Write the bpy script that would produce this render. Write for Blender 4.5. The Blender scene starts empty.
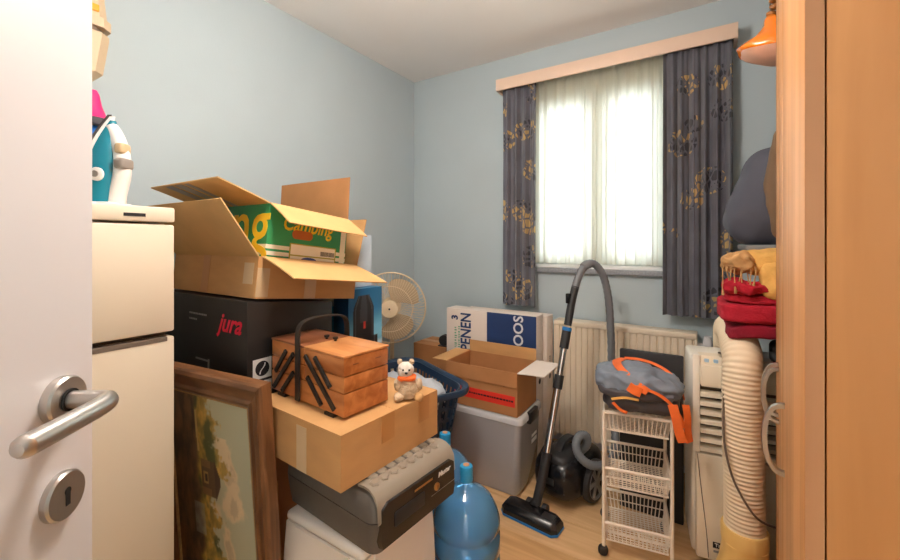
import bpy, bmesh, math, random
from mathutils import Vector, Matrix, noise

# ------------------------------------------------------------------ camera, world, lights, exposure
SC = bpy.context.scene
COL = SC.collection
random.seed(7)
PI = math.pi
R = math.radians

cam_d = bpy.data.cameras.new('camera')
cam_d.sensor_width = 36.0
cam_d.lens = 403.0 / 900.0 * 36.0
cam_d.shift_y = -37.0 / 900.0
cam_d.clip_start = 0.02
cam = bpy.data.objects.new('camera', cam_d)
cam.location = (0, 0, 1.23)
cam.rotation_euler = (R(90), 0, R(32.5))
COL.objects.link(cam)
SC.camera = cam

W = bpy.data.worlds.new('world')
SC.world = W
W.use_nodes = True
wbg = W.node_tree.nodes['Background']
wbg.inputs['Color'].default_value = (0.86, 0.94, 1.0, 1)      # even, bright overcast sky
wbg.inputs['Strength'].default_value = 8.5

def area(name, loc, rot, sx, sy, power, color, portal=False):
    d = bpy.data.lights.new(name, 'AREA')
    d.shape = 'RECTANGLE'; d.size = sx; d.size_y = sy; d.energy = power; d.color = color
    if portal: d.cycles.is_portal = True
    o = bpy.data.objects.new(name, d); o.location = loc; o.rotation_euler = rot
    COL.objects.link(o)
    return o
area('window_portal', (-0.57, 2.72, 1.61), (R(-90), 0, 0), 0.78, 1.06, 1.0, (1, 1, 1), portal=True)

VS = SC.view_settings
VS.view_transform = 'Standard'
VS.look = 'None'
VS.gamma = 1.0
VS.use_curve_mapping = False
VS.exposure = 0.45
LAMP_ROOM = 54.0      # emission strength of the room's ceiling globe
FILL_HALL = 24.0  # emission strength of the globe added in the hall as fill light

# ------------------------------------------------------------------ materials
def lin(c):
    return tuple(((x / 255.0) / 12.92 if x / 255.0 <= 0.04045 else (((x / 255.0) + 0.055) / 1.055) ** 2.4) for x in c)

def _base(name):
    m = bpy.data.materials.new(name); m.use_nodes = True
    nt = m.node_tree
    return m, nt, nt.nodes['Principled BSDF']

def _coord(nt, scale=(1, 1, 1)):
    tc = nt.nodes.new('ShaderNodeTexCoord'); mp = nt.nodes.new('ShaderNodeMapping')
    mp.inputs['Scale'].default_value = scale
    nt.links.new(tc.outputs['Object'], mp.inputs['Vector'])
    return mp.outputs['Vector']

def plain(name, rgb, rough=0.5, var=0.06, scale=12.0, metal=0.0, bump=0.0, bscale=60.0, coat=0.0, emit=None, estr=0.0, spec=0.5, stretch=(1, 1, 1)):
    m, nt, b = _base(name)
    v = _coord(nt, stretch)
    n = nt.nodes.new('ShaderNodeTexNoise'); n.inputs['Scale'].default_value = scale; n.inputs['Detail'].default_value = 4
    nt.links.new(v, n.inputs['Vector'])
    cr = nt.nodes.new('ShaderNodeValToRGB')
    c = lin(rgb)
    cr.color_ramp.elements[0].position = 0.3; cr.color_ramp.elements[1].position = 0.7
    cr.color_ramp.elements[0].color = (*[x * (1 - var) for x in c], 1)
    cr.color_ramp.elements[1].color = (*[min(1, x * (1 + var)) for x in c], 1)
    nt.links.new(n.outputs['Fac'], cr.inputs['Fac'])
    nt.links.new(cr.outputs['Color'], b.inputs['Base Color'])
    b.inputs['Roughness'].default_value = rough; b.inputs['Metallic'].default_value = metal
    b.inputs['Specular IOR Level'].default_value = spec
    b.inputs['Coat Weight'].default_value = coat
    if bump:
        n2 = nt.nodes.new('ShaderNodeTexNoise'); n2.inputs['Scale'].default_value = bscale
        nt.links.new(v, n2.inputs['Vector'])
        bp = nt.nodes.new('ShaderNodeBump'); bp.inputs['Strength'].default_value = bump; bp.inputs['Distance'].default_value = 0.01
        nt.links.new(n2.outputs['Fac'], bp.inputs['Height']); nt.links.new(bp.outputs['Normal'], b.inputs['Normal'])
    if emit:
        b.inputs['Emission Color'].default_value = (*lin(emit), 1); b.inputs['Emission Strength'].default_value = estr
    return m

def wood(name, c1, c2, scale=3.0, stretch=(6, 6, 0.5), rough=0.4, coat=0.0, spec=0.5):
    m, nt, b = _base(name)
    v = _coord(nt, stretch)
    n = nt.nodes.new('ShaderNodeTexNoise'); n.inputs['Scale'].default_value = scale; n.inputs['Detail'].default_value = 6; n.inputs['Distortion'].default_value = 0.6
    nt.links.new(v, n.inputs['Vector'])
    cr = nt.nodes.new('ShaderNodeValToRGB')
    cr.color_ramp.elements[0].position = 0.32; cr.color_ramp.elements[1].position = 0.68
    cr.color_ramp.elements[0].color = (*lin(c1), 1); cr.color_ramp.elements[1].color = (*lin(c2), 1)
    nt.links.new(n.outputs['Fac'], cr.inputs['Fac']); nt.links.new(cr.outputs['Color'], b.inputs['Base Color'])
    b.inputs['Roughness'].default_value = rough; b.inputs['Coat Weight'].default_value = coat
    b.inputs['Specular IOR Level'].default_value = spec
    return m

def attr_mat(name, rough=0.5):
    m, nt, b = _base(name)
    a = nt.nodes.new('ShaderNodeAttribute'); a.attribute_name = 'Col'
    nt.links.new(a.outputs['Color'], b.inputs['Base Color']); b.inputs['Roughness'].default_value = rough
    return m

def clear(name, tint, trans=0.75, diff=(200, 215, 225), gloss_rough=0.06, transl=0.0):
    m = bpy.data.materials.new(name); m.use_nodes = True
    nt = m.node_tree; nt.nodes.clear()
    out = nt.nodes.new('ShaderNodeOutputMaterial')
    t = nt.nodes.new('ShaderNodeBsdfTransparent'); t.inputs['Color'].default_value = (*lin(tint), 1)
    d = nt.nodes.new('ShaderNodeBsdfDiffuse'); d.inputs['Color'].default_value = (*lin(diff), 1)
    g = nt.nodes.new('ShaderNodeBsdfGlossy'); g.inputs['Roughness'].default_value = gloss_rough
    mx = nt.nodes.new('ShaderNodeMixShader'); mx.inputs['Fac'].default_value = trans
    nt.links.new(d.outputs[0], mx.inputs[1]); nt.links.new(t.outputs[0], mx.inputs[2])
    fr = nt.nodes.new('ShaderNodeFresnel'); fr.inputs['IOR'].default_value = 1.55
    nz = nt.nodes.new('ShaderNodeTexNoise'); nz.inputs['Scale'].default_value = 25
    bp = nt.nodes.new('ShaderNodeBump'); bp.inputs['Strength'].default_value = 0.05
    nt.links.new(nz.outputs['Fac'], bp.inputs['Height']); nt.links.new(bp.outputs['Normal'], g.inputs['Normal'])
    m2 = nt.nodes.new('ShaderNodeMixShader')
    nt.links.new(fr.outputs[0], m2.inputs['Fac']); nt.links.new(mx.outputs[0], m2.inputs[1]); nt.links.new(g.outputs[0], m2.inputs[2])
    nt.links.new(m2.outputs[0], out.inputs['Surface'])
    return m

def sheer_mat(name):
    m = bpy.data.materials.new(name); m.use_nodes = True
    nt = m.node_tree; nt.nodes.clear()
    out = nt.nodes.new('ShaderNodeOutputMaterial')
    t = nt.nodes.new('ShaderNodeBsdfTransparent'); t.inputs['Color'].default_value = (1, 1, 1, 1)
    d = nt.nodes.new('ShaderNodeBsdfDiffuse'); d.inputs['Color'].default_value = (0.80, 0.76, 0.60, 1)
    l = nt.nodes.new('ShaderNodeBsdfTranslucent'); l.inputs['Color'].default_value = (0.92, 0.92, 0.88, 1)
    wv = nt.nodes.new('ShaderNodeTexNoise'); wv.inputs['Scale'].default_value = 4
    v = _coord(nt, (40, 40, 0.6)); nt.links.new(v, wv.inputs['Vector'])
    mr = nt.nodes.new('ShaderNodeMapRange'); mr.inputs['To Min'].default_value = 0.0; mr.inputs['To Max'].default_value = 0.14
    nt.links.new(wv.outputs['Fac'], mr.inputs['Value'])
    a = nt.nodes.new('ShaderNodeMixShader'); a.inputs['Fac'].default_value = 0.76
    nt.links.new(d.outputs[0], a.inputs[1]); nt.links.new(l.outputs[0], a.inputs[2])
    b = nt.nodes.new('ShaderNodeMixShader')
    nt.links.new(mr.outputs[0], b.inputs['Fac']); nt.links.new(a.outputs[0], b.inputs[1]); nt.links.new(t.outputs[0], b.inputs[2])
    nt.links.new(b.outputs[0], out.inputs['Surface'])
    return m

def curtain_mat(name):
    """grey cloth printed with loose gold and dark flower sprigs"""
    m, nt, b = _base(name)
    L = nt.links
    v = _coord(nt, (1, 0.02, 1))
    def math_(op, a, bb=None):
        n = nt.nodes.new('ShaderNodeMath'); n.operation = op
        for i, x in enumerate((a, bb)):
            if x is None: continue
            if isinstance(x, (int, float)): n.inputs[i].default_value = x
            else: L.new(x, n.inputs[i])
        return n.outputs[0]
    vo = nt.nodes.new('ShaderNodeTexVoronoi'); vo.inputs['Scale'].default_value = 5.0; vo.inputs['Randomness'].default_value = 0.75
    L.new(v, vo.inputs['Vector'])
    near = math_('LESS_THAN', vo.outputs['Distance'], 0.38)
    v2 = _coord(nt, (1, 0.02, 0.42))
    vl = nt.nodes.new('ShaderNodeTexVoronoi'); vl.feature = 'DISTANCE_TO_EDGE'; vl.inputs['Scale'].default_value = 52
    L.new(v2, vl.inputs['Vector'])
    leaf = math_('GREATER_THAN', vl.outputs['Distance'], 0.12)
    nz = nt.nodes.new('ShaderNodeTexNoise'); nz.inputs['Scale'].default_value = 26; L.new(v2, nz.inputs['Vector'])
    pick = math_('GREATER_THAN', nz.outputs['Fac'], 0.51)
    pickd = math_('LESS_THAN', nz.outputs['Fac'], 0.46)
    gold = math_('MULTIPLY', math_('MULTIPLY', near, leaf), pick)
    dark = math_('MULTIPLY', math_('MULTIPLY', near, leaf), pickd)
    n3 = nt.nodes.new('ShaderNodeTexNoise'); n3.inputs['Scale'].default_value = 9; L.new(v, n3.inputs['Vector'])
    cr = nt.nodes.new('ShaderNodeValToRGB')
    cr.color_ramp.elements[0].color = (*lin((74, 75, 84)), 1); cr.color_ramp.elements[1].color = (*lin((112, 114, 126)), 1)
    L.new(n3.outputs['Fac'], cr.inputs['Fac'])
    m1 = nt.nodes.new('ShaderNodeMixRGB'); L.new(dark, m1.inputs['Fac']); L.new(cr.outputs['Color'], m1.inputs[1]); m1.inputs[2].default_value = (*lin((38, 40, 50)), 1)
    m2 = nt.nodes.new('ShaderNodeMixRGB'); L.new(gold, m2.inputs['Fac']); L.new(m1.outputs[0], m2.inputs[1]); m2.inputs[2].default_value = (*lin((196, 164, 104)), 1)
    L.new(m2.outputs[0], b.inputs['Base Color'])
    b.inputs['Roughness'].default_value = 0.75
    b.inputs['Sheen Weight'].default_value = 0.3
    return m

M = {}
M['wall'] = plain('wall_paint', (182, 197, 204), 0.7, 0.02, 3, bump=0.05, bscale=220)
M['ceil'] = plain('ceiling_paint', (238, 236, 234), 0.8, 0.01, 3)
M['white'] = plain('white_lacquer', (226, 226, 230), 0.35, 0.01, 5)
M['frame_white'] = plain('window_plastic', (240, 242, 244), 0.3, 0.01, 5)
M['pelmet'] = plain('pelmet_paint', (232, 205, 184), 0.5, 0.03, 6)
M['stone'] = plain('sill_stone', (150, 156, 164), 0.4, 0.2, 120)
M['radiator'] = plain('radiator_enamel', (236, 222, 200), 0.35, 0.02, 5)
M['glass'] = clear('window_glass', (250, 252, 252), 0.97, gloss_rough=0.0)
M['sheer'] = sheer_mat('sheer_voile')
M['curtain'] = curtain_mat('curtain_print')
M['plank'] = [wood('oak_laminate_%d' % i, c1, c2, 2.5, (1.2, 14, 6), 0.35) for i, (c1, c2) in enumerate([((196, 152, 102), (220, 178, 126)), ((204, 160, 110), (226, 186, 136)), ((188, 144, 96), (214, 172, 120)), ((208, 166, 118), (228, 190, 142))])]
M['subfloor'] = plain('subfloor', (96, 70, 48), 0.8)
M['maple'] = wood('maple_veneer', (182, 122, 66), (214, 156, 100), 2.0, (5, 5, 0.45), 0.42)
M['maple_edge'] = wood('maple_edge_band', (186, 134, 92), (198, 146, 104), 3, (5, 5, 0.5), 0.5)
M['maple_dark'] = plain('wardrobe_gap', (120, 84, 52), 0.7)
M['steel'] = plain('brushed_steel', (196, 192, 188), 0.32, 0.05, 8, metal=1.0)
M['dark_hole'] = plain('dark_hole', (18, 18, 20), 0.8)
M['fridge'] = plain('fridge_enamel', (236, 224, 202), 0.4, 0.015, 4)
M['fridge_seal'] = plain('fridge_seal', (120, 108, 96), 0.7)
M['card'] = plain('cardboard', (202, 154, 100), 0.85, 0.06, 9, bump=0.06, bscale=140, stretch=(1, 1, 3))
M['card_in'] = plain('cardboard_inside', (214, 172, 114), 0.85, 0.06, 9, bump=0.06, bscale=140)
M['card_dark'] = plain('cardboard_brown', (176, 122, 76), 0.85, 0.07, 9, bump=0.06, bscale=140)
M['tape'] = plain('packing_tape', (190, 136, 80), 0.3, 0.04, 9)
M['tape_pale'] = plain('pale_tape', (206, 178, 140), 0.35, 0.05, 14)
M['black_card'] = plain('black_carton', (34, 32, 32), 0.45, 0.12, 6)
M['red'] = plain('red_print', (236, 30, 66), 0.45)
M['print_grey'] = plain('grey_print', (150, 148, 146), 0.5)
M['sticker'] = plain('white_sticker', (232, 232, 230), 0.5, 0.02)
M['ink'] = plain('black_ink', (26, 26, 30), 0.6)
M['green'] = plain('green_print', (52, 150, 92), 0.55, 0.05, 10)
M['yellow'] = plain('yellow_print', (250, 208, 40), 0.55, 0.03)
M['offwhite_print'] = plain('offwhite_print', (238, 228, 206), 0.6, 0.03)
M['olive'] = plain('olive_print', (176, 164, 60), 0.6)
M['hole_orange'] = plain('hand_hole_card', (190, 104, 48), 0.8)
M['blue_mark'] = plain('blue_logo_print', (56, 80, 150), 0.5)
M['frame_wood'] = wood('walnut_frame', (92, 58, 36), (148, 102, 66), 5, (1, 8, 1), 0.38)
M['frame_wood_v'] = wood('walnut_frame_upright', (90, 56, 34), (144, 98, 62), 5, (8, 8, 1), 0.38)
M['gilt'] = plain('gilt_edge', (176, 140, 92), 0.45, 0.2, 60)
M['attr'] = attr_mat('printed_picture', 0.45)
M['sew'] = wood('sewing_box_wood', (166, 94, 46), (206, 134, 76), 3.5, (2, 8, 8), 0.35, 0.1)
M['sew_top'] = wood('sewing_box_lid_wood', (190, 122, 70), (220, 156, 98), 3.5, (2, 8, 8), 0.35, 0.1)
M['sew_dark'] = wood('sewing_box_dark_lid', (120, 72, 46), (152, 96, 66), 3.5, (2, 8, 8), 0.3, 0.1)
M['iron_black'] = plain('blackened_metal', (48, 44, 42), 0.45, 0.15, 30, metal=0.3)
M['safe'] = plain('charcoal_moulded_plastic', (92, 86, 80), 0.5, 0.05, 20, bump=0.08, bscale=400)
M['safe_rim'] = plain('warm_grey_plastic', (150, 140, 126), 0.4, 0.03, 20)
M['safe_black'] = plain('gloss_black_panel', (38, 34, 33), 0.22, 0.05, 5)
M['brass'] = plain('brass', (206, 170, 110), 0.3, 0.05, metal=1.0)
M['plastic_white'] = plain('white_moulded_plastic', (238, 230, 222), 0.4, 0.02, 6)
M['bottle'] = clear('blue_bottle_plastic', (150, 208, 252), 0.64, (120, 196, 255), 0.02)
M['cap_blue'] = plain('blue_cap', (40, 150, 205), 0.4)
M['cap_orange'] = plain('orange_seal', (216, 150, 104), 0.5)
M['basket'] = plain('navy_plastic', (32, 56, 82), 0.4, 0.05)
M['cloth_pale'] = plain('pale_grey_cloth', (196, 202, 212), 0.8, 0.15, 14)
M['cloth_grey'] = plain('grey_blue_cloth', (120, 130, 146), 0.8, 0.2, 12)
M['plush'] = plain('beige_plush', (206, 182, 152), 0.95, 0.15, 60, bump=0.5, bscale=160)
M['plush_white'] = plain('white_plush', (226, 220, 210), 0.95, 0.1, 60, bump=0.5, bscale=160)
M['orange_cloth'] = plain('orange_fabric', (238, 112, 44), 0.7, 0.08, 30)
M['fan'] = plain('cream_plastic', (226, 206, 172), 0.4, 0.03, 8)
M['fan_blade'] = clear('fan_blade_plastic', (225, 205, 175), 0.18, (206, 184, 152), 0.2)
M['clear_box'] = clear('clear_storage_plastic', (248, 249, 250), 0.58, (240, 238, 242), 0.10)
M['lid_white'] = clear('milky_lid_plastic', (240, 240, 240), 0.15, (226, 228, 232), 0.25)
M['clip_black'] = plain('black_clip', (30, 30, 32), 0.4)
M['folder'] = plain('slate_folders', (88, 100, 122), 0.6, 0.1)
M['carton_white'] = plain('white_carton', (228, 216, 206), 0.7, 0.02, 8)
M['carton_navy'] = plain('navy_print', (38, 62, 110), 0.55, 0.03)
M['carton_letter'] = plain('white_letter_print', (226, 228, 232), 0.55)
M['green_pen'] = plain('green_print_faint', (110, 176, 140), 0.6)
M['label_red'] = plain('red_label', (226, 54, 40), 0.55, 0.03)
M['vac_black'] = plain('gloss_black_plastic', (26, 26, 29), 0.25, 0.1, 6)
M['vac_matt'] = plain('matt_black_plastic', (40, 40, 43), 0.55, 0.1, 12)
M['vac_blue'] = plain('blue_trim_plastic', (34, 120, 190), 0.35)
M['vac_grey'] = plain('grey_hose_plastic', (112, 116, 122), 0.4, 0.04)
M['chrome'] = plain('chrome_tube', (208, 206, 204), 0.2, 0.02, metal=1.0)
M['wheel_grey'] = plain('silver_wheel', (170, 170, 172), 0.35, metal=0.5)
M['trolley'] = plain('cream_wire_plastic', (240, 228, 212), 0.4, 0.02)
M['rubber'] = plain('black_rubber', (30, 29, 28), 0.7)
M['bag_grey'] = plain('slate_nylon', (122, 132, 146), 0.6, 0.08, 10, bump=0.1, bscale=60)
M['bag_dark'] = plain('charcoal_nylon', (74, 72, 78), 0.6, 0.1, 10, bump=0.1, bscale=60)
M['ac'] = plain('ivory_appliance_plastic', (240, 228, 206), 0.4, 0.015, 4)
M['ac_side'] = plain('white_appliance_plastic', (244, 238, 226), 0.4, 0.015, 4)
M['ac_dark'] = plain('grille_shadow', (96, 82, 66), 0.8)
M['ac_button'] = plain('pale_blue_button', (170, 204, 228), 0.4)
M['hose'] = plain('ivory_hose', (238, 218, 188), 0.5, 0.03)
M['nozzle'] = plain('yellowed_plastic', (240, 200, 124), 0.4, 0.04, 5)
M['cord'] = plain('grey_brown_cord', (108, 92, 78), 0.6)
M['red_cloth'] = plain('crimson_fleece', (178, 24, 46), 0.95, 0.15, 20, bump=0.35, bscale=140)
M['dark_red'] = plain('dark_crimson_fleece', (140, 16, 42), 0.95, 0.15, 20, bump=0.35, bscale=140)
M['mustard'] = plain('mustard_weave', (226, 176, 96), 0.9, 0.1, 30, bump=0.3, bscale=120)
M['tan_weave'] = plain('tan_fringe', (190, 148, 98), 0.9, 0.2, 40)
M['pillow'] = plain('slate_cotton', (74, 76, 88), 0.8, 0.08, 8, bump=0.15, bscale=30)
M['brown_cloth'] = plain('brown_fabric', (112, 88, 66), 0.85, 0.12)
M['shelf_grey'] = plain('grey_shelf_board', (120, 122, 126), 0.5)
M['orange_shiny'] = plain('orange_vinyl', (246, 132, 16), 0.15, 0.1, 8, coat=0.6)
M['orange_pale'] = plain('pale_orange_lining', (232, 178, 150), 0.4, 0.08, 14)
M['bead'] = plain('tortoise_bead', (150, 96, 44), 0.35, 0.4, 50)
M['teal'] = plain('teal_iron_plastic', (26, 128, 150), 0.25, 0.04)
M['iron_white'] = plain('iron_white_plastic', (240, 236, 232), 0.35, 0.01)
M['iron_grey'] = plain('iron_grey_plastic', (150, 140, 132), 0.4)
M['sole'] = plain('dark_soleplate', (72, 66, 64), 0.35, metal=0.4)
M['pink'] = plain('pink_plastic', (236, 36, 122), 0.4)
M['blue_plastic'] = plain('blue_plastic', (30, 110, 200), 0.4)
M['case'] = plain('beige_case_plastic', (214, 190, 156), 0.5, 0.04)
M['case_dark'] = plain('case_seam_shadow', (120, 100, 84), 0.6)
M['latch'] = plain('amber_latch', (246, 166, 20), 0.4)
M['globe'] = plain('lamp_globe', (255, 240, 220), 0.4, 0.0, emit=(255, 243, 231), estr=LAMP_ROOM)
M['globe_fill'] = plain('hall_fill_globe', (255, 240, 220), 0.4, 0.0, emit=(255, 236, 214), estr=FILL_HALL)
M['hall'] = plain('hall_paint', (232, 226, 216), 0.8, 0.02)

# ------------------------------------------------------------------ mesh helpers
def B():
    return bmesh.new()

def box(bm, x0, x1, y0, y1, z0, z1, bev=0.0, seg=2, mat=None):
    mtx = Matrix.Translation(((x0 + x1) / 2, (y0 + y1) / 2, (z0 + z1) / 2)) @ Matrix.Diagonal((x1 - x0, y1 - y0, z1 - z0, 1))
    if mat is not None: mtx = mat @ mtx
    r = bmesh.ops.create_cube(bm, size=1.0, matrix=mtx)
    if bev:
        es = list({e for v in r['verts'] for e in v.link_edges})
        bmesh.ops.bevel(bm, geom=es, offset=bev, segments=seg, affect='EDGES', profile=0.5)
    return bm

def rbox(*a, **k):
    return box(B(), *a, **k)

def ring(bm, pts):
    return [bm.verts.new(p) for p in pts]

def loft(bm, rings, closed=True, cap0=True, cap1=True):
    rs = [ring(bm, r) for r in rings]
    n = len(rs[0])
    for a, b in zip(rs, rs[1:]):
        for i in range(n if closed else n - 1):
            j = (i + 1) % n
            try: bm.faces.new((a[i], a[j], b[j], b[i]))
            except ValueError: pass
    if closed:
        if cap0 and n > 2: bm.faces.new(list(reversed(rs[0])))
        if cap1 and n > 2: bm.faces.new(rs[-1])
    return rs

def frames(path, closed=False):
    """parallel transported frames along a polyline"""
    P = [Vector(p) for p in path]; n = len(P)
    T = []
    for i in range(n):
        if closed: t = P[(i + 1) % n] - P[i - 1]
        else: t = P[min(i + 1, n - 1)] - P[max(i - 1, 0)]
        T.append(t.normalized())
    u = Vector((0, 0, 1)) if abs(T[0].z) < 0.9 else Vector((1, 0, 0))
    nrm = (u - T[0] * u.dot(T[0])).normalized()
    out = []
    for i in range(n):
        nrm = (nrm - T[i] * nrm.dot(T[i])).normalized()
        out.append((P[i], T[i], nrm, T[i].cross(nrm)))
    return out

def smooth(path, n=8, closed=False):
    """Catmull-Rom resample"""
    P = [Vector(p) for p in path]; m = len(P); out = []
    rng = range(m if closed else m - 1)
    for i in rng:
        g = lambda k: P[k % m] if closed else P[max(0, min(m - 1, k))]
        a, b, c, d = g(i - 1), g(i), g(i + 1), g(i + 2)
        for k in range(n):
            t = k / n
            out.append(0.5 * ((2 * b) + (c - a) * t + (2 * a - 5 * b + 4 * c - d) * t * t + (3 * b - a - 3 * c + d) * t ** 3))
    if not closed: out.append(P[-1])
    return out

def tube(bm, path, r, seg=10, closed=False):
    fr = frames(path, closed); n = len(fr); rings = []
    for i, (p, t, a, b) in enumerate(fr):
        rr = r(i / max(1, n - 1)) if callable(r) else r
        rings.append([p + a * (rr * math.cos(2 * PI * k / seg)) + b * (rr * math.sin(2 * PI * k / seg)) for k in range(seg)])
    if closed:
        rings.append(rings[0])
        loft(bm, rings, True, False, False); bmesh.ops.remove_doubles(bm, verts=bm.verts, dist=1e-6)
    else: loft(bm, rings)
    return bm

def ribbon(bm, path, w, t, wdir):
    """flat strap of width w (roughly along wdir) and thickness t"""
    fr = frames(path); rings = []
    for i, (p, tg, a, b) in enumerate(fr):
        wd = wdir(i / (len(fr) - 1)) if callable(wdir) else wdir
        wv = Vector(wd); wv = (wv - tg * wv.dot(tg)).normalized(); nv = tg.cross(wv)
        rings.append([p + wv * (w / 2) + nv * (t / 2), p - wv * (w / 2) + nv * (t / 2), p - wv * (w / 2) - nv * (t / 2), p + wv * (w / 2) - nv * (t / 2)])
    loft(bm, rings)
    return bm

def lathe(bm, prof, seg=32, mat=None, cap0=True, cap1=True):
    mat = mat or Matrix()
    rings = [[mat @ Vector((max(r, 1e-4) * math.cos(2 * PI * k / seg), max(r, 1e-4) * math.sin(2 * PI * k / seg), z)) for k in range(seg)] for r, z in prof]
    loft(bm, rings, True, cap0, cap1)
    return bm

def cyl(bm, p0, p1, r0, r1=None, seg=16):
    p0 = Vector(p0); p1 = Vector(p1); r1 = r0 if r1 is None else r1
    q = (p1 - p0).to_track_quat('Z', 'Y').to_matrix().to_4x4()
    return lathe(bm, [(r0, 0), (r1, (p1 - p0).length)], seg, Matrix.Translation(p0) @ q)

def prism(bm, pts, depth, mat):
    """2-d outline (x, y) extruded along local z by depth, then moved by mat"""
    loft(bm, [[mat @ Vector((x, y, 0)) for x, y in pts], [mat @ Vector((x, y, depth)) for x, y in pts]])
    return bm

def face_mat(o, xd, yd):
    x = Vector(xd).normalized(); y = Vector(yd).normalized(); z = x.cross(y)
    m = Matrix((x, y, z)).transposed().to_4x4(); m.translation = Vector(o)
    return m

def sheet(bm, nu, nv, fn):
    g = [[bm.verts.new(fn(i / nu, j / nv)) for i in range(nu + 1)] for j in range(nv + 1)]
    for j in range(nv):
        for i in range(nu):
            bm.faces.new((g[j][i], g[j][i + 1], g[j + 1][i + 1], g[j + 1][i]))
    return bm

def thicken(bm, t):
    """give an open sheet a back side and edges"""
    bm.normal_update()
    vs = list(bm.verts); fs = list(bm.faces); bd = [e for e in bm.edges if e.is_boundary]
    m = {v: bm.verts.new(v.co - v.normal * t) for v in vs}
    for f in fs: bm.faces.new([m[v] for v in reversed(f.verts)])
    for e in bd:
        a, c = e.verts; bm.faces.new((a, c, m[c], m[a]))
    return bm

def soft(bm, cx, cy, cz, sx, sy, sz, e=0.35, n=14, amp=0.0, freq=8.0, seed=0.0, deform=None):
    """cushion-like rounded block (superquadric with crumple noise)"""
    r = bmesh.ops.create_cube(bm, size=2.0)
    vs = r['verts']
    es = list({x for v in vs for x in v.link_edges})
    bmesh.ops.subdivide_edges(bm, edges=es, cuts=n, use_grid_fill=True)
    for v in bm.verts:
        if v.tag: continue
        v.tag = True
        c = v.co
        p = 1.0 / e
        l = (abs(c.x) ** (2 * p) + abs(c.y) ** (2 * p) + abs(c.z) ** (2 * p)) ** (1 / (2 * p))
        d = c / l
        q = Vector((cx + d.x * sx / 2, cy + d.y * sy / 2, cz + d.z * sz / 2))
        if amp:
            w = q * freq + Vector((seed, seed * 1.7, -seed))
            nv = noise.noise_vector(w)
            q = q + Vector((nv.x, nv.y, nv.z)) * amp + d * (noise.noise(w * 2.3) * amp * 0.6)
        if deform: q = deform(q)
        v.co = q
    return bm

def link(o, parent=None):
    COL.objects.link(o)
    if parent is not None: o.parent = parent
    return o

def obj(name, bm, mat, parent=None, ang=35, flat=False):
    bmesh.ops.recalc_face_normals(bm, faces=bm.faces)
    me = bpy.data.meshes.new(name); bm.to_mesh(me); bm.free()
    if not flat:
        me.polygons.foreach_set('use_smooth', [True] * len(me.polygons))
        me.set_sharp_from_angle(angle=R(ang))
    mats = mat if isinstance(mat, (list, tuple)) else [mat]
    for m in mats: me.materials.append(m if not isinstance(m, str) else M[m])
    return link(bpy.data.objects.new(name, me), parent)

def tag(o, label=None, cat=None, group=None, kind=None):
    if label: o['label'] = label
    if cat: o['category'] = cat
    if group: o['group'] = group
    if kind: o['kind'] = kind
    return o

def thing(name, label, cat, loc=(0, 0, 0), rotz=0.0, group=None, tilt=0.0):
    o = bpy.data.objects.new(name, None); o.empty_display_size = 0.05
    o.location = loc; o.rotation_euler = (tilt, 0, rotz)
    COL.objects.link(o)
    return tag(o, label, cat, group)

def struct(name, bm, mat, label=None, cat=None, parent=None):
    o = obj(name, bm, mat, parent)
    if parent is None: tag(o, label, cat, kind='structure')
    return o

def copy_tree(o, parent=None):
    c = o.copy(); COL.objects.link(c)
    if parent is not None: c.parent = parent
    for ch in list(o.children): copy_tree(ch, c)
    return c

def text(name, s, size, o, xd, yd, mat, parent, shear=0.0, offset=0.0, align='CENTER', sx=1.0, depth=0.0006):
    cu = bpy.data.curves.new(name, 'FONT'); cu.body = s; cu.size = size; cu.shear = shear; cu.offset = offset
    cu.extrude = depth; cu.align_x = align; cu.align_y = 'CENTER'; cu.resolution_u = 3
    t = bpy.data.objects.new(name, cu); COL.objects.link(t)
    bpy.context.view_layer.update()
    me = bpy.data.meshes.new_from_object(t.evaluated_get(bpy.context.evaluated_depsgraph_get()))
    bpy.data.objects.remove(t); bpy.data.curves.remove(cu)
    me.name = name
    me.transform(face_mat(o, xd, yd) @ Matrix.Diagonal((sx, 1, 1, 1)))
    me.materials.clear(); me.materials.append(M[mat])
    return link(bpy.data.objects.new(name, me), parent)

def picture(name, w, h, nx, ny, fn, o, xd, yd, parent, thick=0.001):
    """flat printed panel: colours from fn(u, v) (sRGB 0-255)"""
    bm = B(); fm = face_mat(o, xd, yd)
    sheet(bm, nx, ny, lambda u, v: fm @ Vector((u * w, v * h, thick)))
    me = bpy.data.meshes.new(name); bm.to_mesh(me); bm.free()
    a = me.color_attributes.new('Col', 'FLOAT_COLOR', 'POINT')
    vals = []
    for j in range(ny + 1):
        for i in range(nx + 1):
            vals += [*lin([max(0, min(255, c)) for c in fn(i / nx, j / ny)]), 1.0]
    a.data.foreach_set('color', vals)
    me.materials.append(M['attr'])
    return link(bpy.data.objects.new(name, me), parent)

def mixc(a, b, t):
    t = max(0.0, min(1.0, t)); return tuple(x + (y - x) * t for x, y in zip(a, b))
def fbm(x, y, s=0.0, o=4):
    return noise.fractal(Vector((x, y, s)), 0.9, 2.0, o)
def sstep(a, b, x):
    t = max(0.0, min(1.0, (x - a) / (b - a))); return t * t * (3 - 2 * t)

# ------------------------------------------------------------------ the room
XL, XR, YW, YB, HC = -1.925, 0.86, 2.50, -0.52, 2.48
WX0, WX1, WZ0, WZ1 = -0.965, -0.175, 1.075, 2.14       # window opening
DX0, DX1, DH = -0.16, 0.68, 2.06                       # door opening behind the camera

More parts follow.
